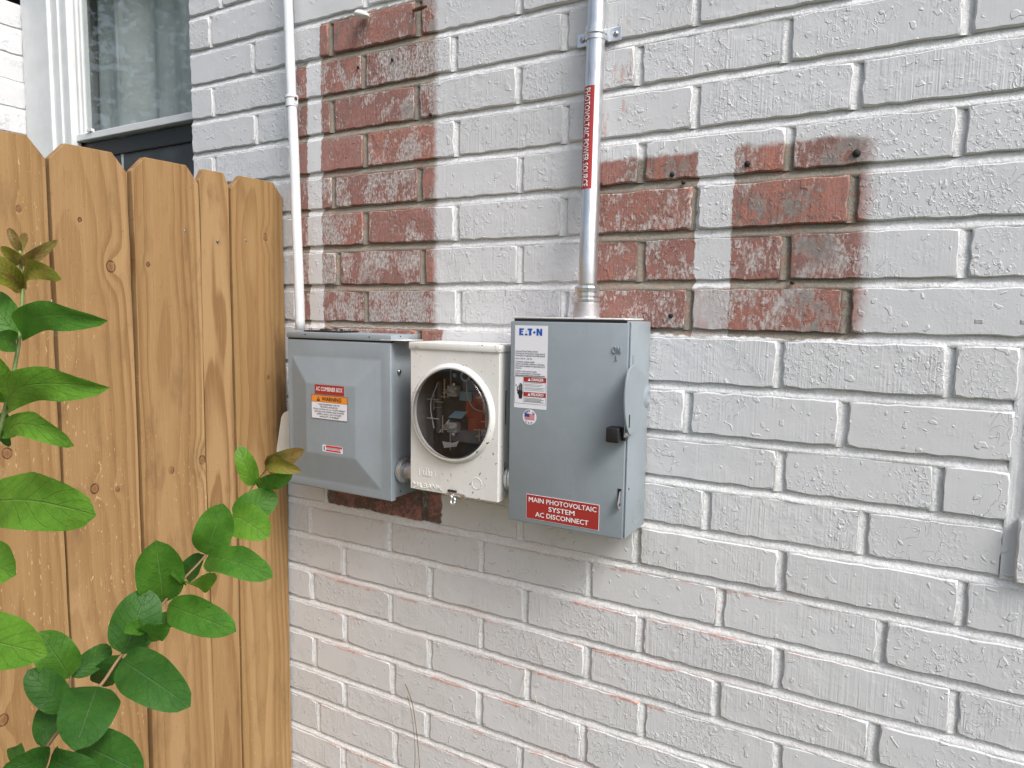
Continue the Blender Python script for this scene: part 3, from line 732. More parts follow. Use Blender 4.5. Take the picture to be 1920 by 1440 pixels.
    for (p0, p1, q0, q1) in ((X0 + .001, X1 - .001, zb1 - .0004, zb1), (X0 + .001, X1 - .001, zb0, zb0 + .0004), (X0 + .001, X0 + .0014, zb0, zb1), (X1 - .0014, X1 - .001, zb0, zb1), (xm, xm + .0004, zb0, zb1)): sheet(bm, p0, p1, q0, q1, y1 - .00005, .00015)
    zq1 = lerp(zb0, zb1, .44); rl = random.Random(4); z = zb1 - .0100
    while z > zb0 + .003:
        if not (zq1 - .0085 < z < zq1 + .0014):
            sheet(bm, xm + .0022, lerp(xm, X1, rl.uniform(.75, .95)), z, z + rl.choice((.0004, .0005, .0009)), y1 - .00005, .00015)
        z -= rl.choice((.0021, .0021, .0030))
    finish(bm, 'fine_print', 'ink_grey', st)
    bm = bmesh.new(); zd1 = zb1 - .0004; zp1 = zq1
    sheet(bm, xm + .0006, X1 - .0012, zd1 - .0080, zd1, y1 - .0001, .0002); sheet(bm, xm + .0006, X1 - .0012, zp1 - .0075, zp1, y1 - .0001, .0002); finish(bm, 'danger_band', 'label_red', st)
    tri = lambda X, Z, s: [(X - s, Z - s * .8), (X + s, Z - s * .8), (X, Z + s * .9)]
    for zc in (zd1 - .004, zp1 - .0038):
        bm = bmesh.new(); prism(bm, [(u, y1 - .00025, v) for u, v in tri(xm + w * .18, zc, .0027)], (0, -.0001, 0)); finish(bm, 'warning_triangle', 'ink_white', st)
    put_text([(fit_text('DANGER', .0048, w * .36, 'CENTER', .03), xm + w * .43, zd1 - .004), (fit_text('PELIGRO', .0048, w * .38, 'CENTER', .03), xm + w * .43, zp1 - .0038)], 'danger_words', 'ink_white', st, 0, y1 - .0003, 0)
    # shocked hand pictogram
    bm = bmesh.new(); hx = lerp(X0, xm, .70); hz = lerp(zb0, zb1, .42)
    prism(bm, [(hx - .0040, y1, hz - .004), (hx - .0028, y1, hz - .011), (hx + .0028, y1, hz - .011), (hx + .0042, y1, hz), (hx + .0034, y1, hz + .003), (hx - .0036, y1, hz + .003)], (0, -.0001, 0))
    for i, (dx, h2) in enumerate(((-.0030, .009), (-.0011, .0118), (.0009, .0125), (.0028, .0105))): sheet(bm, hx + dx - .0007, hx + dx + .0007, hz + .003, hz + .003 + h2, y1 - .0001, .0001)
    sheet(bm, hx - .0062, hx - .0046, hz - .003, hz + .004, y1 - .0001, .0001)
    for i in range(5):
        x = X0 + w * (.05 + .018 * i + (.03 if i % 2 else 0)); zq = hz + .012 - i * .0032; sheet(bm, x, x + .0012, zq - .0030, zq + .0010, y1 - .0001, .0001)
    finish(bm, 'hand_pictogram', 'ink_black', st)
    # round flag sticker
    p = wy(993, 782, YE); r = (wy(1005.5, 782, YE).x - wy(980, 782, YE).x) / 2
    bm = bmesh.new(); lathe(bm, (p.x, YE - .0001, p.z), (0, -1, 0), [(0, r), (.0003, r)], 40); st2 = finish(bm, 'round_sticker', 'label_white', t)
    bm = bmesh.new()
    for i in range(7):
        zq = p.z + r * .45 - i * r * .125; sheet(bm, p.x - r * .72 + (r * .72 if i < 4 else 0), p.x + r * .74, zq - r * .066, zq, YE - .0006, .0002)
    finish(bm, 'flag_stripes', 'ink_red', st2)
    bm = bmesh.new(); sheet(bm, p.x - r * .74, p.x - r * .01, p.z + r * .0, p.z + r * .46, YE - .0006, .0002); finish(bm, 'flag_canton', 'ink_navy', st2)
    items = []
    for s, top in (('MADE IN', 1), ('U.S.A.', 0)):
        n = len(s)
        for i, ch in enumerate(s):
            if ch == ' ': continue
            th = (i - (n - 1) / 2) * (.30 if top else .26); me = text_mesh(ch, r * .36, 'CENTER', .03)
            rr = r * .78
            me.transform(Matrix.Translation((rr * math.sin(th), rr * math.cos(th) * (1 if top else -1), 0)) @ Matrix.Rotation(-th if top else th, 4, 'Z')); items.append((me, 0, 0))
    put_text(items, 'lettering', 'ink_black', st2, p.x, YE - .0006, p.z)
    # red placard
    a = wy(987, 926, YE); b = wy(1124, 946, YE); c = wy(987, 972, YE); d = wy(1123, 994, YE)
    X0, X1 = (a.x + c.x) / 2, (b.x + d.x) / 2; Z1 = (a.z + b.z) / 2; Z0 = (c.z + d.z) / 2; w, hgt = X1 - X0, Z1 - Z0
    bm = bmesh.new(); sheet(bm, X0, X1, Z0, Z1, YE - .0004); pl0 = finish(bm, 'placard', 'label_white', t)
    bm = bmesh.new(); sheet(bm, X0 + .0008, X1 - .0008, Z0 + .0008, Z1 - .0008, YE - .0007, .0003); finish(bm, 'placard_face', 'label_red', pl0)
    xm = (X0 + X1) / 2
    put_text([(fit_text('MAIN PHOTOVOLTAIC', hgt * .19, w * .93, 'CENTER', .018), xm, Z1 - hgt * .215), (fit_text('SYSTEM', hgt * .19, w * .36, 'CENTER', .018), xm, Z1 - hgt * .50), (fit_text('AC DISCONNECT', hgt * .19, w * .73, 'CENTER', .018), xm, Z1 - hgt * .785)], 'lettering', 'ink_white', pl0, 0, YE - .0010, 0)
safety_switch()

# ------------------------------------------------------------------ combiner box (left)
YC = -.086; xc0 = wy(540, 760, YC).x; xc1 = wy(733, 760, YC).x; zc1 = wy(541, 620, YC).z - .0015; zc0 = wy(735, 941, YC).z
def combiner():
    t = thing('combiner_box', 'short grey combiner box with raised door panel and orange warning sticker', 'junction box', ((xc0 + xc1) / 2, -.04, zc0))
    lid = .0125
    bm = bmesh.new(); box(bm, xc0 + .002, xc1 - .001, YC + .006, -.003, zc0 + .004, zc1 - .002, .0015); auto(bm); finish(bm, 'body', 'grey_enamel', t)
    bm = bmesh.new(); box(bm, xc0, xc1 + .0012, YC - .0012, -.004, zc1 - lid, zc1, .0016, 2); auto(bm); ld = finish(bm, 'top_cap', 'grey_enamel', t)
    for (px, py) in ((572, 627), (692, 632)):
        p = wy(px, py, YC - .0014); bm = bmesh.new(); lathe(bm, (p.x, YC - .0010, p.z), (0, -1, 0), [(0, .0016), (.0004, .0016)], 10); finish(bm, 'rivet_hole', 'dark_gap', ld)
    bm = bmesh.new(); box(bm, xc0 + .002, xc1 - .001, YC + .002, YC + .01, zc1 - lid - .003, zc1 - lid + .001); finish(bm, 'door_gap', 'dark_gap', t)
    # door with a raised, sloped panel
    z1 = zc1 - lid - .0028; z0 = zc0
    o = [wy(px, py, YC) for px, py in ((548, 664), (716, 678), (713, 916), (550, 893))]
    ox0, ox1 = (o[0].x + o[3].x) / 2, (o[1].x + o[2].x) / 2; oz1, oz0 = (o[0].z + o[1].z) / 2, (o[2].z + o[3].z) / 2
    hh = .0135; i_ = [wy(px, py, YC - hh) for px, py in ((574, 716), (665, 727), (667, 860), (574, 848))]
    ix0, ix1 = (i_[0].x + i_[3].x) / 2, (i_[1].x + i_[2].x) / 2; iz1, iz0 = (i_[0].z + i_[1].z) / 2, (i_[2].z + i_[3].z) / 2
    bm = bmesh.new(); y = YC
    def rect(a, b, c, d, yy): return [bm.verts.new(p) for p in ((a, yy, c), (b, yy, c), (b, yy, d), (a, yy, d))]
    rs = [rect(xc0, xc1, z0, z1, YC + .014), rect(xc0, xc1, z0, z1, YC), rect(ox0, ox1, oz0, oz1, YC), rect(ix0, ix1, iz0, iz1, YC - hh)]
    for a, b in zip(rs, rs[1:]):
        for k in range(4): bm.faces.new((a[k], a[(k + 1) % 4], b[(k + 1) % 4], b[k]))
    bm.faces.new(rs[-1]); bmesh.ops.recalc_face_normals(bm, faces=list(bm.faces))
    bm.edges.ensure_lookup_table()
    inner = [e for e in bm.edges if len(e.link_faces) == 2 and e.calc_face_angle(0) > .05 and all(v.co.y < YC + .001 for v in e.verts)]
    bmesh.ops.bevel(bm, geom=inner, offset=.0032, segments=3, profile=.5, affect='EDGES'); auto(bm, 40)
    dr = finish(bm, 'door', 'grey_enamel', t)
    # side hardware
    p = wx(748, 697, xc1); bm = bmesh.new(); lathe(bm, (xc1 - .001, max(p.y, -.07), p.z), (1, 0, 0), [(0, .0052), (.0035, .0048), (.005, .0030), (.005, .0012), (.003, .001)], 14); auto(bm, 50); finish(bm, 'screw', 'screw_steel', t)
    for (px, py) in ((750, 631), (750, 921)):
        p = wx(px, py, xc1); bm = bmesh.new(); lathe(bm, (xc1 + .0010, max(-.075, min(-.02, p.y)), p.z), (1, 0, 0), [(0, .0016), (.0005, .0016)], 8); finish(bm, 'rivet_hole', 'dark_gap', t)
    # blank hub plate on top
    a = wz(624, 621, zc1); b = wz(703, 623, zc1); yb = -.030
    bm = bmesh.new(); box(bm, a.x, b.x, -.074, -.022, zc1 + .0003, zc1 + .0035, .001); lathe(bm, ((a.x + b.x) / 2, -.047, zc1 + .003), (0, 0, 1), [(0, .024), (.0035, .023), (.004, .016), (.001, .015)], 24); auto(bm); hp = finish(bm, 'hub_plate', 'black_plastic', t)
    for sx in (.12, .88, .5):
        for yy in (-.067, -.029):
            if sx == .5 and yy > -.05: continue
            bm = bmesh.new(); lathe(bm, (lerp(a.x, b.x, sx), yy, zc1 + .003), (0, 0, 1), [(0, .0034), (.0032, .0034), (.0046, .002)], 10); auto(bm); finish(bm, 'screw', 'screw_steel', hp)
    # stickers on the raised panel
    yp = YC - hh
    def rect4(c): q = [wy(px, py, yp) for px, py in c]; return (q[0].x + q[3].x) / 2, (q[1].x + q[2].x) / 2, (q[2].z + q[3].z) / 2, (q[0].z + q[1].z) / 2
    X0, X1, Z0, Z1 = rect4([(590.5, 721), (645, 724), (645, 742), (590.5, 739)])
    bm = bmesh.new(); sheet(bm, X0, X1, Z0, Z1, yp - .0004); s1 = finish(bm, 'name_sticker', 'label_red', t)
    put_text([(fit_text('AC COMBINER BOX', (Z1 - Z0) * .44, (X1 - X0) * .91, 'CENTER', .016), (X0 + X1) / 2, Z0 + (Z1 - Z0) * .54)], 'lettering', 'ink_white', s1, 0, yp - .0006, 0)
    X0, X1, Z0, Z1 = rect4([(584.3, 739.8), (651.8, 744.5), (652, 790), (585, 784)]); w, h = X1 - X0, Z1 - Z0
    bm = bmesh.new(); sheet(bm, X0, X1, Z0, Z1, yp - .0008); s2 = finish(bm, 'warning_sticker', 'ink_black', t)
    bm = bmesh.new(); sheet(bm, X0 + .0007, X1 - .0007, Z0 + .0007, Z1 - h * .30, yp - .0010); finish(bm, 'white_field', 'label_white', s2)
    bm = bmesh.new(); sheet(bm, X0 + .0007, X1 - .0007, Z1 - h * .285, Z1 - .0007, yp - .0010); finish(bm, 'orange_field', 'label_orange', s2)
    it = [(fit_text('WARNING', h * .165, w * .54, 'CENTER', .018), X0 + w * .575, Z1 - h * .155)]
    zz = Z1 - h * .385
    for s, f in (('THIS EQUIPMENT FED BY', .60), ('MULTIPLE SOURCES.', .49), ('TOTAL RATING OF ALL OVERCURRENT', .90), ('DEVICES EXCLUDING MAIN POWER', .82), ('SUPPLY SHALL NOT EXCEED', .68), ('AMPACITY OF BUSBAR', .54)):
        it.append((fit_text(s, h * .062, w * f, 'CENTER', .012), (X0 + X1) / 2, zz)); zz -= h * .103
    put_text(it, 'lettering', 'ink_black', s2, 0, yp - .0013, 0)
    bm = bmesh.new(); X = X0 + w * .205; Z = Z1 - h * .155
    prism(bm, [(X - w * .05, yp - .0013, Z - h * .09), (X + w * .05, yp - .0013, Z - h * .09), (X, yp - .0013, Z + h * .09)], (0, -.0001, 0)); finish(bm, 'warning_triangle', 'ink_black', s2)
    bm = bmesh.new(); sheet(bm, X - w * .006, X + w * .006, Z - h * .03, Z + h * .035, yp - .0016, .0001); sheet(bm, X - w * .006, X + w * .006, Z - h * .065, Z - h * .045, yp - .0016, .0001); finish(bm, 'exclamation_mark', 'label_orange', s2)
    X0, X1, Z0, Z1 = rect4([(605, 833), (642.5, 839), (642, 852), (604.5, 845.5)]); w, h = X1 - X0, Z1 - Z0
    bm = bmesh.new(); sheet(bm, X0, X1, Z0, Z1, yp - .0004); s3 = finish(bm, 'small_sticker', 'label_white', t)
    bm = bmesh.new(); sheet(bm, X0 + w * .18, X1 - .0004, Z1 - h * .32, Z1 - .0004, yp - .0006, .0002); sheet(bm, X0 + w * .18, X1 - w * .08, Z0 + h * .12, Z0 + h * .36, yp - .0006, .0002); finish(bm, 'red_band', 'ink_red', s3)
    bm = bmesh.new(); sheet(bm, X0 + w * .07, X0 + w * .13, Z0 + h * .2, Z1 - h * .2, yp - .0006, .0002)
    for q in (.45, .58): sheet(bm, X0 + w * .22, X1 - w * .1, Z0 + h * q, Z0 + h * (q + .05), yp - .0006, .0002)
    finish(bm, 'fine_print', 'ink_grey', s3)
combiner()
# white rounded cable cover between fence and combiner box
p = wy(529, 812, -.050)
bm = bmesh.new(); out = [(519, 850), (517, 845), (526, 783), (529, 776), (534, 772), (541, 770), (560, 770), (560, 850)]
prism(bm, [wy(px, py, -.046) for px, py in out], (0, .03, 0)); bmesh.ops.bevel(bm, geom=list(bm.edges), offset=.002, segments=2, affect='EDGES'); auto(bm, 50)
o = finish(bm, 'cable_cover', 'white_plastic'); o['label'] = 'white plastic cover with rounded top between wooden fence and grey combiner box'; o['category'] = 'cable cover'

# ------------------------------------------------------------------ meter socket (middle)
YM = -.100; xm0 = wy(770, 780, YM).x; xm1 = wy(934.5, 800, YM).x; zm1 = wy(766, 641, YM).z; zm0 = wy(937, 943, YM).z
def meter():
    t = thing('meter_socket', 'cream meter socket with big round glass and wire seal hasp, between two grey boxes', 'meter box', ((xm0 + xm1) / 2, -.05, zm0))
    cp = wy(843, 777, YM - .007); r = .0815
    # body and face with the round opening
    bm = bmesh.new(); 
    box(bm, xm0 + .001, xm0 + .003, YM + .003, -.003, zm0 + .002, zm1 - .002); box(bm, xm1 - .003, xm1 - .001, YM + .006, -.003, zm0 + .002, zm1 - .002, .0006)
    box(bm, xm0 + .003, xm1 - .003, YM + .006, -.003, zm0 + .001, zm0 + .003); box(bm, xm0 + .003, xm1 - .003, YM + .006, -.003, zm1 - .004, zm1 - .002)
    finish(bm, 'body', 'cream_enamel', t)
    bm = bmesh.new(); box(bm, xm0 + .003, xm1 - .003, -.034, -.010, zm0 + .003, zm1 - .004); finish(bm, 'back_pan', 'brown_fibre', t)
    bm = bmesh.new(); box(bm, xm0 + .0032, xm0 + .0042, YM + .004, -.034, zm0 + .004, zm1 - .005); box(bm, xm1 - .0042, xm1 - .0032, YM + .008, -.034, zm0 + .004, zm1 - .005); box(bm, xm0 + .0045, xm1 - .0045, YM + .008, -.034, zm0 + .0034, zm0 + .0044); finish(bm, 'liner', 'liner_grey', t)
    bm = bmesh.new(); n = 64; ring = [bm.verts.new((cp.x + r * math.cos(2 * math.pi * i / n), YM, cp.z + r * math.sin(2 * math.pi * i / n))) for i in range(n)]
    outv = []
    for i in range(n):
        c, s = math.cos(2 * math.pi * i / n), math.sin(2 * math.pi * i / n)
        tx = ((xm1 - .0005 - cp.x) if c > 0 else (cp.x - xm0 - .0005)) / max(1e-6, abs(c)); tz = ((zm1 - cp.z - .001) if s > 0 else (cp.z - zm0 - .0005)) / max(1e-6, abs(s)); q = min(tx, tz)
        outv.append(bm.verts.new((cp.x + q * c, YM, cp.z + q * s)))
    rim = [bm.verts.new((v.co.x, YM + .006, v.co.z)) for v in outv]; back = [bm.verts.new((v.co.x, YM + .003, v.co.z)) for v in ring]
    cs = [bm.verts.new((x, YM, z)) for x, z in ((xm1 - .0005, zm1 - .001), (xm0 + .0005, zm1 - .001), (xm0 + .0005, zm0 + .0005), (xm1 - .0005, zm0 + .0005))]
    for i in range(n):
        k = (i + 1) % n; bm.faces.new((ring[i], ring[k], outv[k], outv[i])); bm.faces.new((ring[i], back[i], back[k], ring[k]))
        if abs(outv[i].co.x - outv[k].co.x) > 1e-5 and abs(outv[i].co.z - outv[k].co.z) > 1e-5:
            m = ((outv[i].co + outv[k].co) / 2 - Vector((cp.x, YM, cp.z)))
            cv = min(cs, key=lambda v: (v.co - (outv[i].co + outv[k].co) / 2).length); bm.faces.new((outv[i], outv[k], cv))
    bmesh.ops.delete(bm, geom=rim, context='VERTS'); bmesh.ops.recalc_face_normals(bm, faces=list(bm.faces)); fc = finish(bm, 'cover', 'cream_enamel', t)
    bm = bmesh.new(); box(bm, xm1 - .0022, xm1 - .0002, YM + .0005, YM + .022, zm0, zm1 - .002, .0006); box(bm, xm0, xm1, YM + .0005, YM + .02, zm0 - .0004, zm0 + .0014, .0005); finish(bm, 'cover_flange', 'cream_enamel', t)
    bm = bmesh.new(); lathe(bm, (cp.x, YM, cp.z), (0, -1, 0), [(-.002, r + .0095), (.0010, r + .0085), (.0025, r + .0058), (.0055, r + .0048), (.0068, r + .0034), (.0070, r + .0012), (.0062, r - .0004), (.001, r - .0006)], 72, False); auto(bm, 50); finish(bm, 'cover_ring', 'cream_enamel', t)
    bm = bmesh.new(); lathe(bm, (cp.x, YM - .006, cp.z), (0, -1, 0), [(-.006, r - .0015), (.0045, r - .002), (.0075, r - .006), (.009, r - .022), (.0095, .001)], 64, False); finish(bm, 'glass_cover', 'meter_glass', t, True)
    bm = bmesh.new(); box(bm, xm0 - .003, xm1 + .002, YM - .003, -.003, zm1 - .0125, zm1 + .0005, .0022, 2); auto(bm)
    finish(bm, 'top_cap', 'cream_enamel', t)
    bm = bmesh.new(); a = wz(835, 634, zm1); b = wz(915, 634, zm1); box(bm, a.x, b.x, -.088, -.030, zm1 + .0004, zm1 + .0016, .0006); hp = finish(bm, 'hub_cover', 'cream_enamel', t)
    bm = bmesh.new(); p = wz(930, 637, zm1); lathe(bm, (xm1 - .006, -.085, zm1 + .0004), (0, 0, 1), [(0, .0026), (.0004, .0026)], 10); finish(bm, 'screw_hole', 'dark_gap', t)
    # contents behind the glass: jaws, terminals, bus plates, loose wire
    def M(u, v): return cp.x + u * r, cp.z + v * r
    for (u, v) in ((-.42, .42), (.52, .36), (-.42, -.42), (.52, -.50)):
        x, z = M(u, v); bm = bmesh.new()
        box(bm, x - .011, x + .011, -.052, -.034, z - .010, z + .010, .002); box(bm, x - .013, x - .0022, -.062, -.050, z - .0035, z - .0020); box(bm, x + .0022, x + .014, -.062, -.050, z + .0010, z + .0025)
        box(bm, x - .012, x + .013, -.060, -.050, z - .0008, z + .0004); j = finish(bm, 'jaw_terminal', 'plate_grey', t)
        bm = bmesh.new(); lathe(bm, (x + .006, -.052, z + (.013 if v > 0 else -.013)), (0, -1, 0), [(0, .0045), (.004, .0045), (.005, .003)], 12); auto(bm); finish(bm, 'lug_screw', 'screw_steel', j)
        bm = bmesh.new(); tube(bm, [(x - .003, -.050, z + (.006 if v > 0 else -.006)), (x - .003, -.050, z + (.045 if v > 0 else -.045))], .0011, 6); finish(bm, 'bus_bar', 'plate_grey', j)
    for (u, v, w, h, y, mm) in ((.80, .02, .012, .020, -.046, 'copper_red'), (.12, .15, .020, .026, -.040, 'copper_red'), (.20, -.25, .022, .020, -.039, 'copper_red'), (.56, -.06, .0075, .024, -.050, 'plate_grey'), (.70, .0, .0022, .030, -.058, 'plate_grey'), (-.10, .32, .014, .009, -.044, 'plate_blue'), (-.1, -.1, .03, .05, -.0365, 'brown_fibre'), (-.85, .0, .004, .05, -.045, 'liner_grey'), (.15, .55, .03, .012, -.040, 'liner_grey'), (.0, -.62, .045, .012, -.041, 'liner_grey')):
        x, z = M(u, v); bm = bmesh.new(); box(bm, x - w, x + w, y, y + .008, z - h, z + h, .0015); finish(bm, 'terminal_block', mm, t)
    x, z = M(-.22, -.10); bm = bmesh.new(); prism(bm, [(x - .018, -.060, z - .006), (x + .012, -.060, z - .006), (x + .020, -.054, z + .006), (x - .006, -.054, z + .006)], (0, .0015, .0008)); finish(bm, 'blue_tab', 'plate_blue', t)
    x, z = M(-.30, -.82); bm = bmesh.new(); prism(bm, [(x - .024, -.060, z + .006), (x - .020, -.060, z - .006), (x + .006, -.058, z - .001), (x + .012, -.058, z + .010), (x - .004, -.058, z + .005)], (0, .0012, 0)); finish(bm, 'torn_label', 'plate_grey', t)
    for (u, v) in ((-.30, .80), (.30, .78), (.0, .80)):
        x, z = M(u, v); bm = bmesh.new(); lathe(bm, (x, -.055, z), (0, -1, 0), [(0, .0042 if u else .011), (.002, .0042 if u else .011), (.003, .003 if u else .007)], 14, u != 0); auto(bm); finish(bm, 'boss', 'plate_grey', t)
    bm = bmesh.new(); tube(bm, curve_pts([(M(.10, .72)[0], -.064, M(.10, .72)[1]), (M(.16, .40)[0], -.070, M(.16, .40)[1]), (M(.30, .12)[0], -.068, M(.30, .12)[1]), (M(.55, .02)[0], -.058, M(.55, .02)[1])], 6), .0009, 6); finish(bm, 'bonding_wire', 'plate_grey', t)
    bm = bmesh.new(); tube(bm, [(M(-.62, -.52)[0], -.066, M(-.62, -.52)[1]), (M(-.40, -.22)[0], -.060, M(-.40, -.22)[1])], .0011, 6); tube(bm, curve_pts([(M(-.68, .62)[0], -.066, M(-.68, .62)[1]), (M(-.86, .1)[0], -.068, M(-.86, .1)[1]), (M(-.78, -.45)[0], -.066, M(-.78, -.45)[1])], 6), .0011, 6); finish(bm, 'spring_clip', 'plate_grey', t)
    rm = random.Random(12)
    for (u, v) in ((-.42, .42), (.52, .36), (-.42, -.42), (.52, -.50), (.72, .20), (.72, -.24), (-.66, .10)):
        for q in range(3):
            x, z = M(u + rm.uniform(-.10, .10), v + rm.uniform(-.12, .12)); ln = rm.uniform(.006, .014); bm = bmesh.new(); yy = -.062 - .004 * q
            if q == 2: box(bm, x - .0008, x + .0008, yy, yy + .002, z - ln * 1.6, z + ln * 1.6)
            else: box(bm, x - ln, x + ln, yy, yy + .002, z - .0006, z + .0006)
            finish(bm, 'contact_blade', 'screw_steel', t)
    for v in (.22, -.22):
        bm = bmesh.new(); box(bm, M(-.95, 0)[0], M(-.62, 0)[0], -.070, -.068, M(0, v)[1], M(0, v)[1] + .0012); finish(bm, 'moulded_rib', 'plate_grey', t)
    # embossed maker's mark, round knockout and scratch lines
    yb = YM - .0003; p = wy(801, 912, YM)
    put_text([(fit_text('MILBANK', .0095, wy(828, 917, YM).x - wy(773, 908, YM).x, 'CENTER', .012, .0006), 0, 0)], 'embossed_letters', 'cream_enamel', t, p.x, yb, p.z)
    bm = bmesh.new(); q = wy(801, 885, YM); s = .0072
    for dx, h in ((-1, .55), (0, 1.15), (1, .55)):
        for e in (-.30, .30):
            if dx == 0 or True: box(bm, q.x + dx * s + e * s - .0007, q.x + dx * s + e * s + .0007, YM - .0009, YM + .0004, q.z - s, q.z - s + 2 * s * h * .62 + s * .6, .0003)
        box(bm, q.x + dx * s - .3 * s, q.x + dx * s + .3 * s, YM - .0009, YM + .0004, q.z - s, q.z - s + .0014, .0003)
    for sgn in (-1, 1):
        tube(bm, [(q.x + sgn * (2.05 * s + .5 * s * math.cos(a)) , YM, q.z - .2 * s + 1.1 * s * math.sin(a)) for a in [x * .25 - 1.1 for x in range(10)]], .0007, 5)
    finish(bm, 'embossed_mark', 'cream_enamel', t)
    k = wy(894, 907, YM); bm = bmesh.new(); lathe(bm, (k.x, YM + .0002, k.z), (0, -1, 0), [(0, .0108), (.0007, .0103), (.0007, .0097), (.0000, .0092)], 28, False); finish(bm, 'knockout', 'cream_enamel', t, True)
    # sealing hasp at the bottom
    h = wy(850, 925, YM - .004); bm = bmesh.new(); prism(bm, curve_pts([(h.x - .018, YM - .004, h.z - .006), (h.x - .006, YM - .0045, h.z + .0030), (h.x + .008, YM - .0045, h.z + .0015), (h.x + .022, YM - .004, h.z + .0005), (h.x + .026, YM - .004, h.z - .005), (h.x + .020, YM - .004, h.z - .0085), (h.x + .010, YM - .004, h.z - .004), (h.x - .002, YM - .004, h.z - .004)], 3)[:-1], (0, .0018, 0)); hs_ = finish(bm, 'seal_hasp', 'galv', t)
    bm = bmesh.new(); box(bm, h.x - .012, h.x + .006, YM - .006, YM - .001, h.z + .002, h.z + .0055, .0008); finish(bm, 'hasp_slot', 'dark_gap', hs_)
    w2 = wy(848, 940, YM - .012); bm = bmesh.new(); tube(bm, [(w2.x + .0042 * math.cos(a), YM - .010 + .002 * math.sin(a), w2.z + .0058 * math.sin(a)) for a in [i * .48 for i in range(14)]], .0019, 8); tube(bm, [(w2.x - .002, YM - .008, w2.z + .004), (h.x - .008, YM - .005, h.z - .002)], .0024, 8); finish(bm, 'seal_ring', 'galv', hs_, True)
    bm = bmesh.new(); lathe(bm, (h.x + .0215, YM - .005, h.z - .004), (0, -1, 0), [(0, .0030), (.0014, .0030), (.0016, .0016)], 12); finish(bm, 'hasp_rivet', 'screw_steel', hs_)
    for (zf, ln) in ((.60, .030), (.20, .012), (.12, .008)):
        bm = bmesh.new(); zz = lerp(zm0, zm1, zf); box(bm, xm1 - .0006, xm1 + .0001, YM + .024, YM + .0262, zz - ln, zz + ln, .0002); finish(bm, 'side_slot', 'dark_gap', t)
meter()

# nipples joining the boxes
def nipple(xa, xb, y, z, label):
    t = thing('conduit_nipple', label, 'pipe fitting', ((xa + xb) / 2, y, z), group='short fittings joining the boxes')
    bm = bmesh.new(); lathe(bm, (xa - .002, y, z), (1, 0, 0), [(0, .0165), (xb - xa + .004, .0165)], 24); finish(bm, 'pipe', 'zinc', t, True)
    bm = bmesh.new(); lathe(bm, (xa + .0015, y, z), (1, 0, 0), [(0, .0245), (.001, .0252), (.006, .0252), (.007, .0236), (.011, .0236), (.012, .021), (.012, .0165)], 24); auto(bm); finish(bm, 'locknut', 'galv', t)
    bm = bmesh.new(); lathe(bm, (xb - .0015, y, z), (-1, 0, 0), [(0, .0225), (.006, .0225), (.007, .0165)], 8); auto(bm); finish(bm, 'locknut', 'galv', t)
p = wx(758, 881, xc1 + .004)
nipple(xc1, xm0, -.052, p.z, 'short metal pipe fitting joining grey combiner box to cream meter socket')
p = wy(948, 892, -.055)
nipple(xm1, xe0, -.060, p.z, 'short metal pipe fitting joining cream meter socket to tall grey switch box')

# ------------------------------------------------------------------ small things on the wall
bm = bmesh.new(); c = wy(678, 28, -.016); bmesh.ops.create_uvsphere(bm, u_segments=18, v_segments=12, radius=1)
for v in bm.verts:
    s = 1 - .35 * v.co.x; v.co = Vector((c.x + v.co.x * .0175 + .004 * v.co.z * v.co.z, c.y + v.co.y * .013, c.z + v.co.z * .0072 * s - v.co.x * .004)) + Vector((0, 0, .0012)) * mnoise.noise(v.co * 3)
o = finish(bm, 'wall_anchor', 'cream_enamel', None, True); o['label'] = 'whitish lump like an old anchor stuck in the joint above the bare red bricks'; o['category'] = 'anchor'
bm = bmesh.new(); a = wy(775, 20, -.004); b = wy(800, 11, -.020); tube(bm, [a, a.lerp(b, .3), a.lerp(b, .7), b], [.0026, .0042, .0038, .0022], 8)
o = finish(bm, 'rusty_nail', 'rust', None, True); o['label'] = 'rusty brown nail stub sticking out above the bare red bricks'; o['category'] = 'nail'
def stem(pts, r0, r1, name, mat, label, cat, group=None):
    bm = bmesh.new(); P = curve_pts([wy(px, py, Y) for px, py, Y in pts], 6); n = len(P); tube(bm, P, [lerp(r0, r1, i / (n - 1)) for i in range(n)], 6)
    o = finish(bm, name, mat, None, True); o['label'] = label; o['category'] = cat
    if group: o['group'] = group
stem([(788, 1460, -.04), (783, 1390, -.03), (775, 1330, -.022), (767, 1300, -.012), (760, 1283, -.006)], .0007, .0009, 'dry_stem', 'dead_stem', 'taller brown dry stem leaning against the lower white bricks', 'dry stem', 'dry weed stems')
stem([(777, 1460, -.03), (778, 1400, -.022), (772, 1340, -.014), (764, 1305, -.008)], .0006, .0005, 'dry_stem', 'dead_stem', 'shorter thin brown dry stem just left of the taller one', 'dry stem', 'dry weed stems')
stem([(985, 1262, -.003), (976, 1295, -.005), (968, 1325, -.004)], .0006, .0004, 'straw', 'straw', 'curved pale straw stuck under the joint left of two short ones', 'straw', 'straw bits on the bricks')
stem([(1004, 1305, -.003), (1008, 1330, -.004), (1010, 1350, -.003)], .0007, .0004, 'straw', 'straw', 'short pale straw hanging lowest of the wall straws', 'straw', 'straw bits on the bricks')
stem([(1006, 1206, -.003), (1016, 1228, -.004), (1022, 1248, -.003)], .0005, .0004, 'straw', 'straw', 'short pale straw, topmost of the wall straws', 'straw', 'straw bits on the bricks')
stem([(1284, 916, -.003), (1277, 940, -.004), (1279, 990, -.004), (1270, 1034, -.003)], .0004, .0003, 'straw', 'straw', 'long thin fibre stuck to white bricks right of the switch box', 'straw', 'straw bits on the bricks')

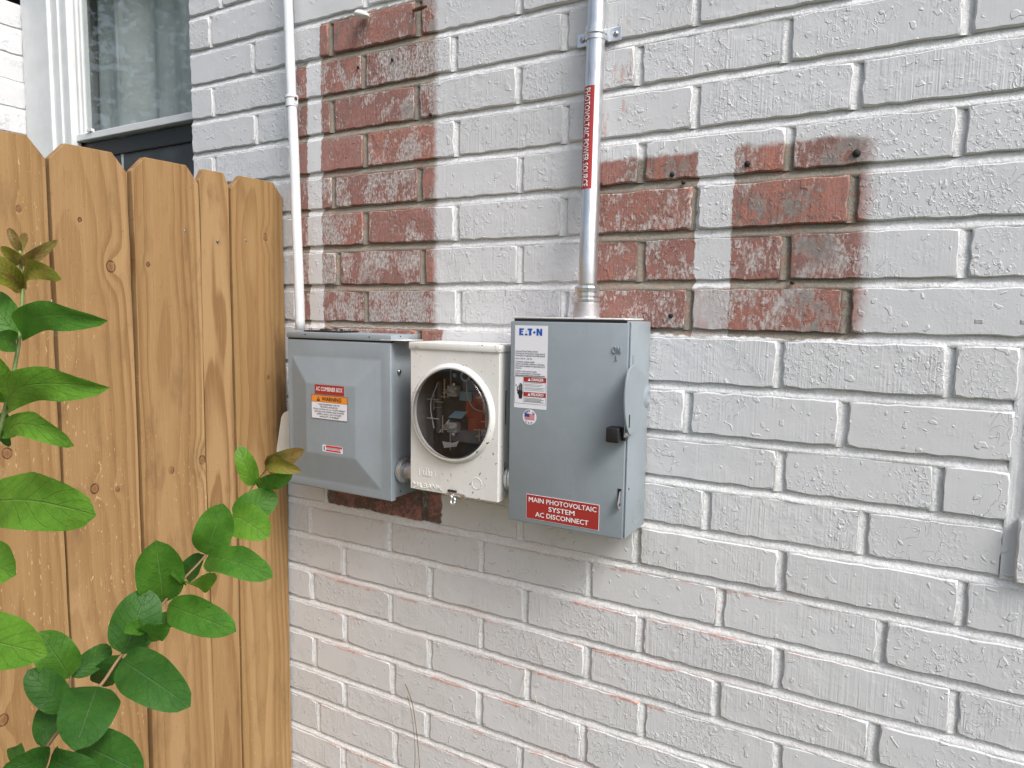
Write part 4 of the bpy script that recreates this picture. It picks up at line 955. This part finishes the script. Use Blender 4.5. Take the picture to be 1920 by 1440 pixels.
# ------------------------------------------------------------------ fence
XF = -1.219
def wood():
    b = NB('fence_wood'); b.pos(); rnd = b.rnd(); off = b.mul(rnd, 37)
    u = b.y; v = b.z
    knots = [(209, 500, 1.25), (179, 917, 1.1), (222, 918, .55), (320, 882, .8), (378, 862, 1.1), (13, 850, 1.1), (497, 445, .9), (5, 1350, 1.2), (276, 496, .5), (151, 412, .45), (35, 392, .6), (502, 708, .5)]
    kn = b.noise(b.vec(b.mul(u, 90), off, b.mul(v, 60)), 1, 3, .6)
    warp = None; core = None; ringk = None
    for (px, py, s) in knots:
        p = wx(px, py, XF); dy = b.sub(u, p.y); dz = b.mul(b.sub(v, p.z), .62)
        d2 = b.add(b.mul(dy, dy), b.mul(dz, dz))
        w = b.mul(b.mth('EXPONENT', b.mul(d2, -1 / (2 * (.013 * s) ** 2))), .017 * s)
        warp = w if warp is None else b.add(warp, w)
        d = b.mth('SQRT', b.add(b.mul(dy, dy), b.mul(b.mul(dz, dz), 1.6)))
        c = b.step(b.add(d, b.mul(b.sub(kn, .5), .006)), .0080 * s, .0015 * s); core = c if core is None else b.mth('MAXIMUM', core, c)
        rk = b.step(b.mth('ABSOLUTE', b.sub(b.add(d, b.mul(b.sub(kn, .5), .004)), .0062 * s)), .0018, .0002); ringk = rk if ringk is None else b.mth('MAXIMUM', ringk, rk)
    uvn = b.t.nodes.new('ShaderNodeUVMap'); uvn.uv_map = 'UVMap'; sp = b.t.nodes.new('ShaderNodeSeparateXYZ'); b.t.links.new(uvn.outputs[0], sp.inputs[0])
    slow = b.noise(b.vec(b.mul(u, 5), off, b.mul(v, 1.3)), 1, 2, .5)
    r2 = b.mth('FRACT', b.mul(rnd, 9.17)); r3 = b.mth('FRACT', b.mul(rnd, 23.3))
    uu = b.add(b.add(sp.outputs[0], b.mul(b.sub(r2, .5), .10)), warp)
    D = b.add(b.add(.030, b.mul(r3, .09)), b.add(b.mul(b.sub(v, 1.2), b.mul(b.sub(r2, .5), .09)), b.mul(b.sub(slow, .5), .055)))
    R = b.mth('SQRT', b.add(b.mul(uu, uu), b.add(b.mul(D, D), .00004)))
    R = b.add(R, b.mul(b.sub(b.noise(b.vec(b.mul(u, 40), off, b.mul(v, 3)), 1, 2, .5), .5), .0045))
    fr = b.mth('FRACT', b.mul(R, b.add(85, b.mul(r3, 45))))
    grain = b.mul(b.step(fr, .30, .86), b.step(fr, 1.0, .90))
    amp = b.step(b.noise(b.vec(b.mul(R, 30), off, b.mul(v, 1.2)), 1, 2, .5), .30, .66)
    broad = b.noise(b.vec(b.mul(R, 32), b.add(off, 5), b.mul(v, .4)), 1, 2, .5)
    fib = b.noise(b.vec(b.mul(u, 520), off, b.mul(v, 14)), 1, 3, .6)
    col = b.mix(b.step(broad, .32, .68), (.262, .152, .068), (.392, .252, .128))
    col = b.mix(b.mul(b.mul(grain, b.add(.40, b.mul(amp, .60))), .78), col, (.155, .072, .027))
    col = b.mix(b.mul(b.step(fib, .45, .75), .30), col, (.46, .30, .155))
    col = b.mix(b.mul(rnd, .35), col, (.335, .205, .072))
    fl = b.step(b.noise(b.vec(b.mul(u, 300), off, b.mul(v, 85)), 1, 2, .5), .67, .72)
    col = b.mix(b.mul(b.mul(fl, b.step(slow, .42, .6)), .6), col, (.60, .43, .24))
    blot = b.noise(b.vec(b.mul(u, 22), off, b.mul(v, 7)), 1, 4, .65)
    col = b.mix(b.mul(b.step(blot, .52, .74), .60), col, (.165, .092, .042))
    pit = b.step(b.noise(b.vec(b.mul(u, 420), off, b.mul(v, 170)), 1, 2, .5), .69, .74)
    col = b.mix(b.mul(pit, .55), col, (.14, .075, .035))
    col = b.mix(b.mul(core, .75), col, (.17, .070, .030)); col = b.mix(b.mul(ringk, b.step(kn, .35, .6)), col, (.07, .03, .015))
    a1 = wx(512, 640, XF); a2 = wx(540, 860, XF); stn = b.mul(b.mul(b.step(u, a1.y - .004, a1.y + .012), b.step(v, a2.z - .05, a2.z + .10)), b.mul(b.step(v, a1.z + .04, a1.z - .03), b.step(blot, .36, .60)))
    col = b.mix(b.mul(stn, .65), col, (.115, .066, .034))
    h = b.add(b.add(b.mul(grain, -.0005), b.mul(fib, .00035)), b.add(b.mul(slow, .001), b.mul(ringk, -.0004)))
    h = b.add(h, b.mul(fl, .0002))
    b.bsdf(col, .72, normal=b.bump(h), spec=.25); MAT['wood'] = b.m
wood()
fence = thing('wooden_fence', 'new tan dog-eared board fence meeting the brick wall square on', 'fence', (XF, -.4, 0))
edges = [(wx(px, 900, XF).y) for px in (541, 443.5, 388.5, 264.5, 119, 119)]
edges[5] = edges[4] - .1405
while len(edges) < 12: edges.append(edges[-1] - .142 + random.uniform(-.002, .002))
tops = [.0, .001, -.0005, .003, .0015, .0, .002, -.001, .001, 0, 0, 0]
ztop = wx(484, 336, XF).z
TILT = [.004, -.002, .006, -.005, .003, -.004, .002, 0, 0, 0, 0, 0]
for i in range(11):
    y1, y0 = edges[i], edges[i + 1]; w = y1 - y0
    gp = (.0030, .0030, .0036, .0066, .0075, .006)[min(i, 5)]
    a, b = y0 + gp * .5, y1 - gp * .5 - (.0 if i else .003)
    zt = [wx(484, 336, XF).z, wx(407, 321, XF).z, wx(312, 303, XF).z, wx(170, 277, XF).z, wx(27, 250, XF).z][i] if i < 5 else ztop - .012 - .002 * i
    ear = .026 if w > .1 else .020; earz = .030 if w > .1 else .024
    bm = bmesh.new(); th = .0155; segs = 26; rr = random.Random(i + 50)
    prof = [(a, zt - earz), (a + ear * (.55 if w < .1 else 1), zt - .001), (b - ear * (.55 if w < .1 else 1), zt + rr.uniform(-.001, .001)), (b, zt - earz)]
    L = [(a + rr.uniform(-.0007, .0007) + .0010 * math.sin(k * .5 + i), lerp(.02, zt - earz, k / segs)) for k in range(segs)]
    Rr = [(b + rr.uniform(-.0007, .0007) + .0010 * math.sin(k * .4 + 2 * i), lerp(.02, zt - earz, k / segs)) for k in range(segs)]
    pts = L + prof + Rr[::-1]
    prism(bm, [(XF + TILT[i] * .4, y, z) for y, z in pts], (-th, 0, 0))
    sharp = [e for e in bm.edges if len(e.link_faces) == 2 and e.calc_face_angle(0) > .9]
    bmesh.ops.bevel(bm, geom=sharp, offset=.0009, segments=1, affect='EDGES')
    piv = Matrix.Translation((XF, (a + b) / 2, 1)) @ Matrix.Rotation(TILT[i] * 2, 4, 'Z') @ Matrix.Translation((-XF, -(a + b) / 2, -1)); bm.transform(piv)
    bo = finish(bm, 'board', 'wood', fence, False); ul = bo.data.uv_layers.new(name='UVMap'); dy = fence.location.y
    for lp in bo.data.loops:
        co = bo.data.vertices[lp.vertex_index].co; ul.data[lp.index].uv = (co.y + dy - (a + b) / 2, co.z)
for z in (.35, 1.05, ztop - .22):
    bm = bmesh.new(); box(bm, XF - .056, XF - .0182, edges[-2], edges[0] - .004, z - .045, z + .045, .002); finish(bm, 'rail', 'wood', fence)
for (px, py) in ((408, 452), (346, 433), (298, 427), (460, 451)):
    p = wx(px, py, XF); bm = bmesh.new(); lathe(bm, (XF + .0005, p.y, p.z), (1, 0, 0), [(0, .0030), (.0016, .0029), (.0020, .0022)], 10); finish(bm, 'nail', 'nail_steel', fence, True)

# ------------------------------------------------------------------ leafy shoots
def leaf_mat(name, c1, c2, vein, rough=.45, trans=.42, spec=.28):
    b = NB(name); rnd = b.rnd(); uvn = b.t.nodes.new('ShaderNodeUVMap'); uvn.uv_map = 'UVMap'
    sp = b.t.nodes.new('ShaderNodeSeparateXYZ'); b.t.links.new(uvn.outputs[0], sp.inputs[0]); u, v = sp.outputs[0], sp.outputs[1]   # u along, v -1..1 across
    av = b.mth('ABSOLUTE', v)
    n = b.noise(b.scl((1, 1, 1)), 70, 4, .6)
    col = b.mix(b.step(n, .3, .7), c1, c2)
    mid = b.step(av, .055, .012)
    ph = b.add(b.mul(u, 7.5), b.mul(av, -2.1)); fr = b.mth('FRACT', ph); side = b.step(b.mth('ABSOLUTE', b.sub(fr, .5)), .055, .01)
    side = b.mul(side, b.step(av, 1.0, .75))
    cell = b.step(b.noise(b.scl((1, 1, 1)), 420, 2, .5), .44, .58)
    col = b.mix(b.mul(b.mth('MAXIMUM', mid, b.mul(side, .55)), .80), col, vein)
    col = b.mix(b.mul(cell, .10), col, tuple(x * .6 for x in c1))
    bs = b.step(b.noise(b.vec(b.add(b.mul(u, 6), b.mul(rnd, 50)), b.mul(v, 2.5), 0), 1, 3, .6), .68, .73)
    col = b.mix(b.mul(bs, .7), col, (.17, .10, .03))
    h = b.add(b.add(b.mul(mid, -.0006), b.mul(side, -.0004)), b.add(b.mul(cell, .00010), b.mul(n, .0012)))
    nrm = b.bump(h)
    b.bsdf(col, rough, normal=nrm, spec=spec)
    tr = b.t.nodes.new('ShaderNodeBsdfTranslucent'); b.t.links.new(b.mix(.5, col, c2), tr.inputs[0]); b.t.links.new(nrm, tr.inputs[1])
    mx = b.t.nodes.new('ShaderNodeMixShader'); mx.inputs[0].default_value = trans
    b.t.links.new(b.p.outputs[0], mx.inputs[1]); b.t.links.new(tr.outputs[0], mx.inputs[2]); b.t.links.new(mx.outputs[0], b.out.inputs[0]); MAT[name] = b.m
leaf_mat('leaf_bright', (.092, .235, .020), (.135, .30, .028), (.20, .36, .07))
leaf_mat('leaf_green', (.058, .180, .020), (.088, .235, .026), (.15, .30, .07))
leaf_mat('leaf_dark', (.033, .118, .018), (.052, .158, .024), (.10, .21, .07), .45)
leaf_mat('leaf_young', (.16, .22, .020), (.24, .17, .035), (.30, .30, .08))
leaf_mat('leaf_red', (.21, .11, .035), (.20, .19, .045), (.32, .22, .10), .4)
simple('stem_green', (.16, .22, .06), .5, var=.25); simple('stem_brown', (.20, .12, .055), .6, var=.25)
def make_leaf(root, base, tip, wpx, d0, d1, mat, roll=0.0, fold=.20, arch=.12, wave=.045, bend=0.0, curl=0.0, shape=1.0, seed=0):
    rr = random.Random(seed); A = at(base[0], base[1], d0); B = at(tip[0], tip[1], d1)
    ax = (B - A); L = ax.length; ax.normalize(); mid = (A + B) / 2
    view = (CP - mid).normalized(); side = ax.cross(view).normalized(); nrm = side.cross(ax).normalized()
    if nrm.dot(view) < 0: nrm = -nrm
    rot = Matrix.Rotation(roll, 3, ax); side = rot @ side; nrm = rot @ nrm
    half = wpx * .5 / F * (d0 + d1) / 2 / max(.35, math.cos(roll))
    nu, nv = 16, 6; bm = bmesh.new(); uvl = (bm.loops.layers.uv.get('UVMap') or bm.loops.layers.uv.new('UVMap')); gr = []; uvs = {}
    ph = rr.uniform(0, 6)
    for i in range(nu + 1):
        u = i / nu; prof = max(0.0, 1 - abs(2 * u ** (.92 * shape) - 1) ** 2.25) ** .56
        prof = max(prof, .035 if u < .5 else .02)
        row = []
        for j in range(nv + 1):
            v = j / nv * 2 - 1
            wv = wave * L * math.sin(u * 9 + ph + (1.5 if v > 0 else 0)) * abs(v) ** 2 * prof
            p = A + ax * (L * u) + side * (half * prof * v + bend * L * math.sin(math.pi * u)) + nrm * (fold * half * prof * abs(v) ** 1.3 + arch * L * (math.sin(math.pi * u)) + wv - curl * L * u ** 3)
            vv = bm.verts.new(p); uvs[vv] = (u, v); row.append(vv)
        gr.append(row)
    for i in range(nu):
        for j in range(nv):
            f = bm.faces.new((gr[i][j], gr[i][j + 1], gr[i + 1][j + 1], gr[i + 1][j])); f.smooth = True
            for l in f.loops: l[uvl].uv = uvs[l.vert]
    lf = finish(bm, 'leaf', mat, root)
    return lf
def shoot(name, label, stem_pts, r0, r1, smat, leaves, extra_stems=()):
    P = [at(*p) for p in stem_pts]; root = thing(name, label, 'plant', (P[0].x, P[0].y, 0), group='leafy shoots in front of the fence')
    foot = P[0] + (P[0] - P[1]) * 1.2; P = [Vector((foot.x - .02, foot.y - .01, -.01)), Vector((foot.x - .01, foot.y, foot.z * .55)), foot] + P
    C2 = curve_pts(P, 6); n = len(C2); bm = bmesh.new(); tube(bm, C2, [lerp(r0, r1, i / (n - 1)) for i in range(n)], 8)
    for e in extra_stems: tube(bm, curve_pts([at(*p) for p in e], 4), .0011, 6)
    finish(bm, 'stem', smat, root, True)
    for i, q in enumerate(leaves):
        base, tip, w, d0, d1, mat = q[:6]; kw = q[6] if len(q) > 6 else {}
        make_leaf(root, base, tip, w, d0, d1, 'leaf_' + mat, seed=i + len(name) + len(label), **kw)
        s = min(range(n), key=lambda k: (C2[k] - at(base[0], base[1], d0)).length)
    return root
near = [(-42, 960, .46), (-15, 860, .46), (0, 805, .46), (17, 735, .465), (35, 645, .47), (42, 546, .475), (39, 496, .48), (37, 470, .48)]
shoot('leafy_shoot', 'nearest upright leafy shoot with reddish tip at the left edge, in front of the fence', near, .0019, .0010, 'stem_green', [
    ((38, 472), (16, 427), 17, .48, .475, 'red', dict(fold=.5)), ((39, 474), (47, 436), 13, .48, .49, 'red', dict(fold=.5)),
    ((38, 492), (1, 462), 24, .48, .46, 'young', dict(fold=.4)), ((41, 497), (104, 453), 24, .48, .47, 'red', dict(fold=.5, arch=.2, curl=.1)),
    ((45, 540), (115, 523), 38, .475, .455, 'young', dict(arch=.10, roll=-.2, bend=-.22)), ((43, 542), (-14, 478), 36, .475, .455, 'young', dict(arch=.15)), ((42, 545), (-30, 508), 28, .475, .45, 'young', dict(arch=.1, roll=.5)),
    ((34, 632), (-35, 545), 62, .47, .47, 'green', dict(arch=.1)), ((40, 628), (202, 601), 54, .47, .44, 'green', dict(arch=.12, roll=.25, bend=-.15)),
    ((30, 640), (-26, 636), 42, .47, .44, 'green'), ((14, 764), (206, 727), 64, .465, .42, 'bright', dict(arch=.12, roll=.2, bend=-.13)),
    ((12, 755), (-18, 662), 46, .465, .44, 'bright'), ((10, 770), (16, 838), 24, .465, .47, 'dark', dict(roll=.6)),
    ((6, 815), (139, 836), 48, .462, .43, 'bright', dict(arch=.12, bend=-.12)), ((-28, 945), (180, 966), 106, .46, .41, 'bright', dict(arch=.06, fold=.15, bend=-.04)),
    ((-45, 1050), (30, 1078), 90, .46, .44, 'bright'), ((-70, 1190), (90, 1228), 104, .46, .42, 'bright', dict(fold=.12)),
    ((2, 700), (-40, 720), 40, .465, .45, 'green'),
])
mid_ = [(60, 1470, .60), (85, 1405, .615), (140, 1335, .64), (190, 1283, .66), (225, 1232, .68), (278, 1165, .70), (315, 1120, .72), (345, 1085, .73), (385, 1042, .75), (420, 992, .77), (450, 950, .79), (475, 910, .80), (500, 880, .80)]
shoot('leafy_shoot', 'dark green leafy shoot slanting up to the right across the fence towards the combiner box', mid_, .0019, .0009, 'stem_brown', [
    ((476, 911), (448, 836), 36, .80, .79, 'bright', dict(arch=.12)), ((498, 876), (572, 843), 34, .80, .78, 'red', dict(fold=.5, arch=.15)), ((502, 868), (566, 884), 30, .80, .77, 'young', dict(fold=.5, arch=.25)),
    ((480, 908), (549, 888), 30, .80, .78, 'green', dict(arch=.12, roll=.4)),
    ((437, 970), (520, 926), 58, .78, .80, 'green', dict(arch=.08)), ((436, 966), (505, 1008), 66, .78, .75, 'bright', dict(arch=.10, roll=-.2)),
    ((387, 1040), (418, 944), 68, .75, .74, 'green', dict(arch=.08)), ((387, 1048), (512, 1082), 58, .75, .70, 'green', dict(arch=.14, roll=-.3)),
    ((383, 1040), (350, 1086), 34, .76, .78, 'dark', dict(roll=.5)), ((348, 1092), (403, 1074), 26, .73, .69, 'bright', dict(roll=.9, arch=.1)), ((345, 1092), (318, 1076), 20, .73, .70, 'green', dict(roll=.8)),
    ((307, 1129), (292, 1013), 82, .72, .69, 'green', dict(arch=.06, shape=1.15)), ((315, 1134), (443, 1184), 64, .715, .67, 'green', dict(arch=.10)),
    ((284, 1166), (332, 1160), 30, .71, .73, 'dark'), ((232, 1226), (278, 1104), 84, .68, .70, 'dark', dict(arch=.08)),
    ((272, 1180), (318, 1170), 34, .69, .65, 'green', dict(roll=.7)), ((270, 1180), (232, 1188), 30, .69, .65, 'green', dict(roll=.6)),
    ((229, 1238), (357, 1325), 86, .675, .63, 'dark', dict(arch=.10, fold=.2, shape=.9)), ((226, 1228), (184, 1282), 46, .68, .70, 'dark'),
    ((133, 1269), (208, 1212), 42, .66, .70, 'dark', dict(arch=.05)), ((132, 1270), (74, 1184), 68, .655, .64, 'green', dict(arch=.08)),
    ((124, 1330), (52, 1256), 58, .64, .63, 'dark', dict(arch=.1)), ((182, 1287), (139, 1408), 98, .655, .58, 'dark', dict(arch=.10, fold=.15, shape=1.0)),
    ((82, 1402), (93, 1322), 46, .625, .66, 'dark'), ((152, 1395), (270, 1452), 84, .63, .60, 'dark', dict(arch=.08)),
    ((94, 1415), (0, 1446), 48, .61, .57, 'dark', dict(roll=-.3)), ((96, 1417), (192, 1450), 52, .61, .56, 'dark', dict(roll=.3)), ((40, 1440), (26, 1400), 26, .61, .64, 'dark'), ((210, 1245), (200, 1262), 30, .68, .72, 'dark'),
], [[(125, 1335, .635), (130, 1300, .645), (132, 1268, .655)]])

# ------------------------------------------------------------------ tree across the yard, seen only as a reflection in the window
simple('bark', (.10, .075, .055), .9, var=.4)
tr_ = thing('tree', 'leafy yard tree mirrored in the glass of the sash window', 'tree', (-6.4, -3.5, 0))
bm = bmesh.new(); tube(bm, curve_pts([(-6.4, -3.5, -.05), (-6.36, -3.52, 1.3), (-6.42, -3.45, 2.6), (-6.3, -3.5, 4.0)], 5), [lerp(.16, .05, i / 15) for i in range(16)], 10)
rt = random.Random(31)
for i in range(9):
    z0 = rt.uniform(2.0, 3.7); a = i * .7 * 2; d = Vector((math.cos(a), math.sin(a), .7)); p0 = Vector((-6.38, -3.49, z0)); tube(bm, [p0, p0 + d * .6, p0 + d * 1.2 + Vector((0, 0, .2))], [.035, .022, .008], 6)
finish(bm, 'trunk', 'bark', tr_, True)
vs, fs = [], []
cl = [Vector((-6.4, -3.5, 3.9)) + Vector((rt.gauss(0, .75), rt.gauss(0, .75), rt.gauss(0, .75))) for _ in range(46)]
for c in cl:
    for _ in range(75):
        p = c + Vector((rt.gauss(0, .22), rt.gauss(0, .22), rt.gauss(0, .18))); a = Vector((rt.uniform(-1, 1), rt.uniform(-1, 1), rt.uniform(-.6, .6))).normalized(); q = a.orthogonal().normalized()
        L = rt.uniform(.045, .085); n = len(vs); vs += [p - a * L, p + q * L * .45, p + a * L, p - q * L * .45]; fs.append((n, n + 1, n + 2, n + 3))
me = bpy.data.meshes.new('crown'); me.from_pydata([v - tr_.location for v in vs], [], fs); me.materials.append(simple('crown_leaf', (.045, .10, .025), .55))
cr = bpy.data.objects.new('crown', me); COL.objects.link(cr); cr.parent = tr_; cr['kind'] = 'stuff'
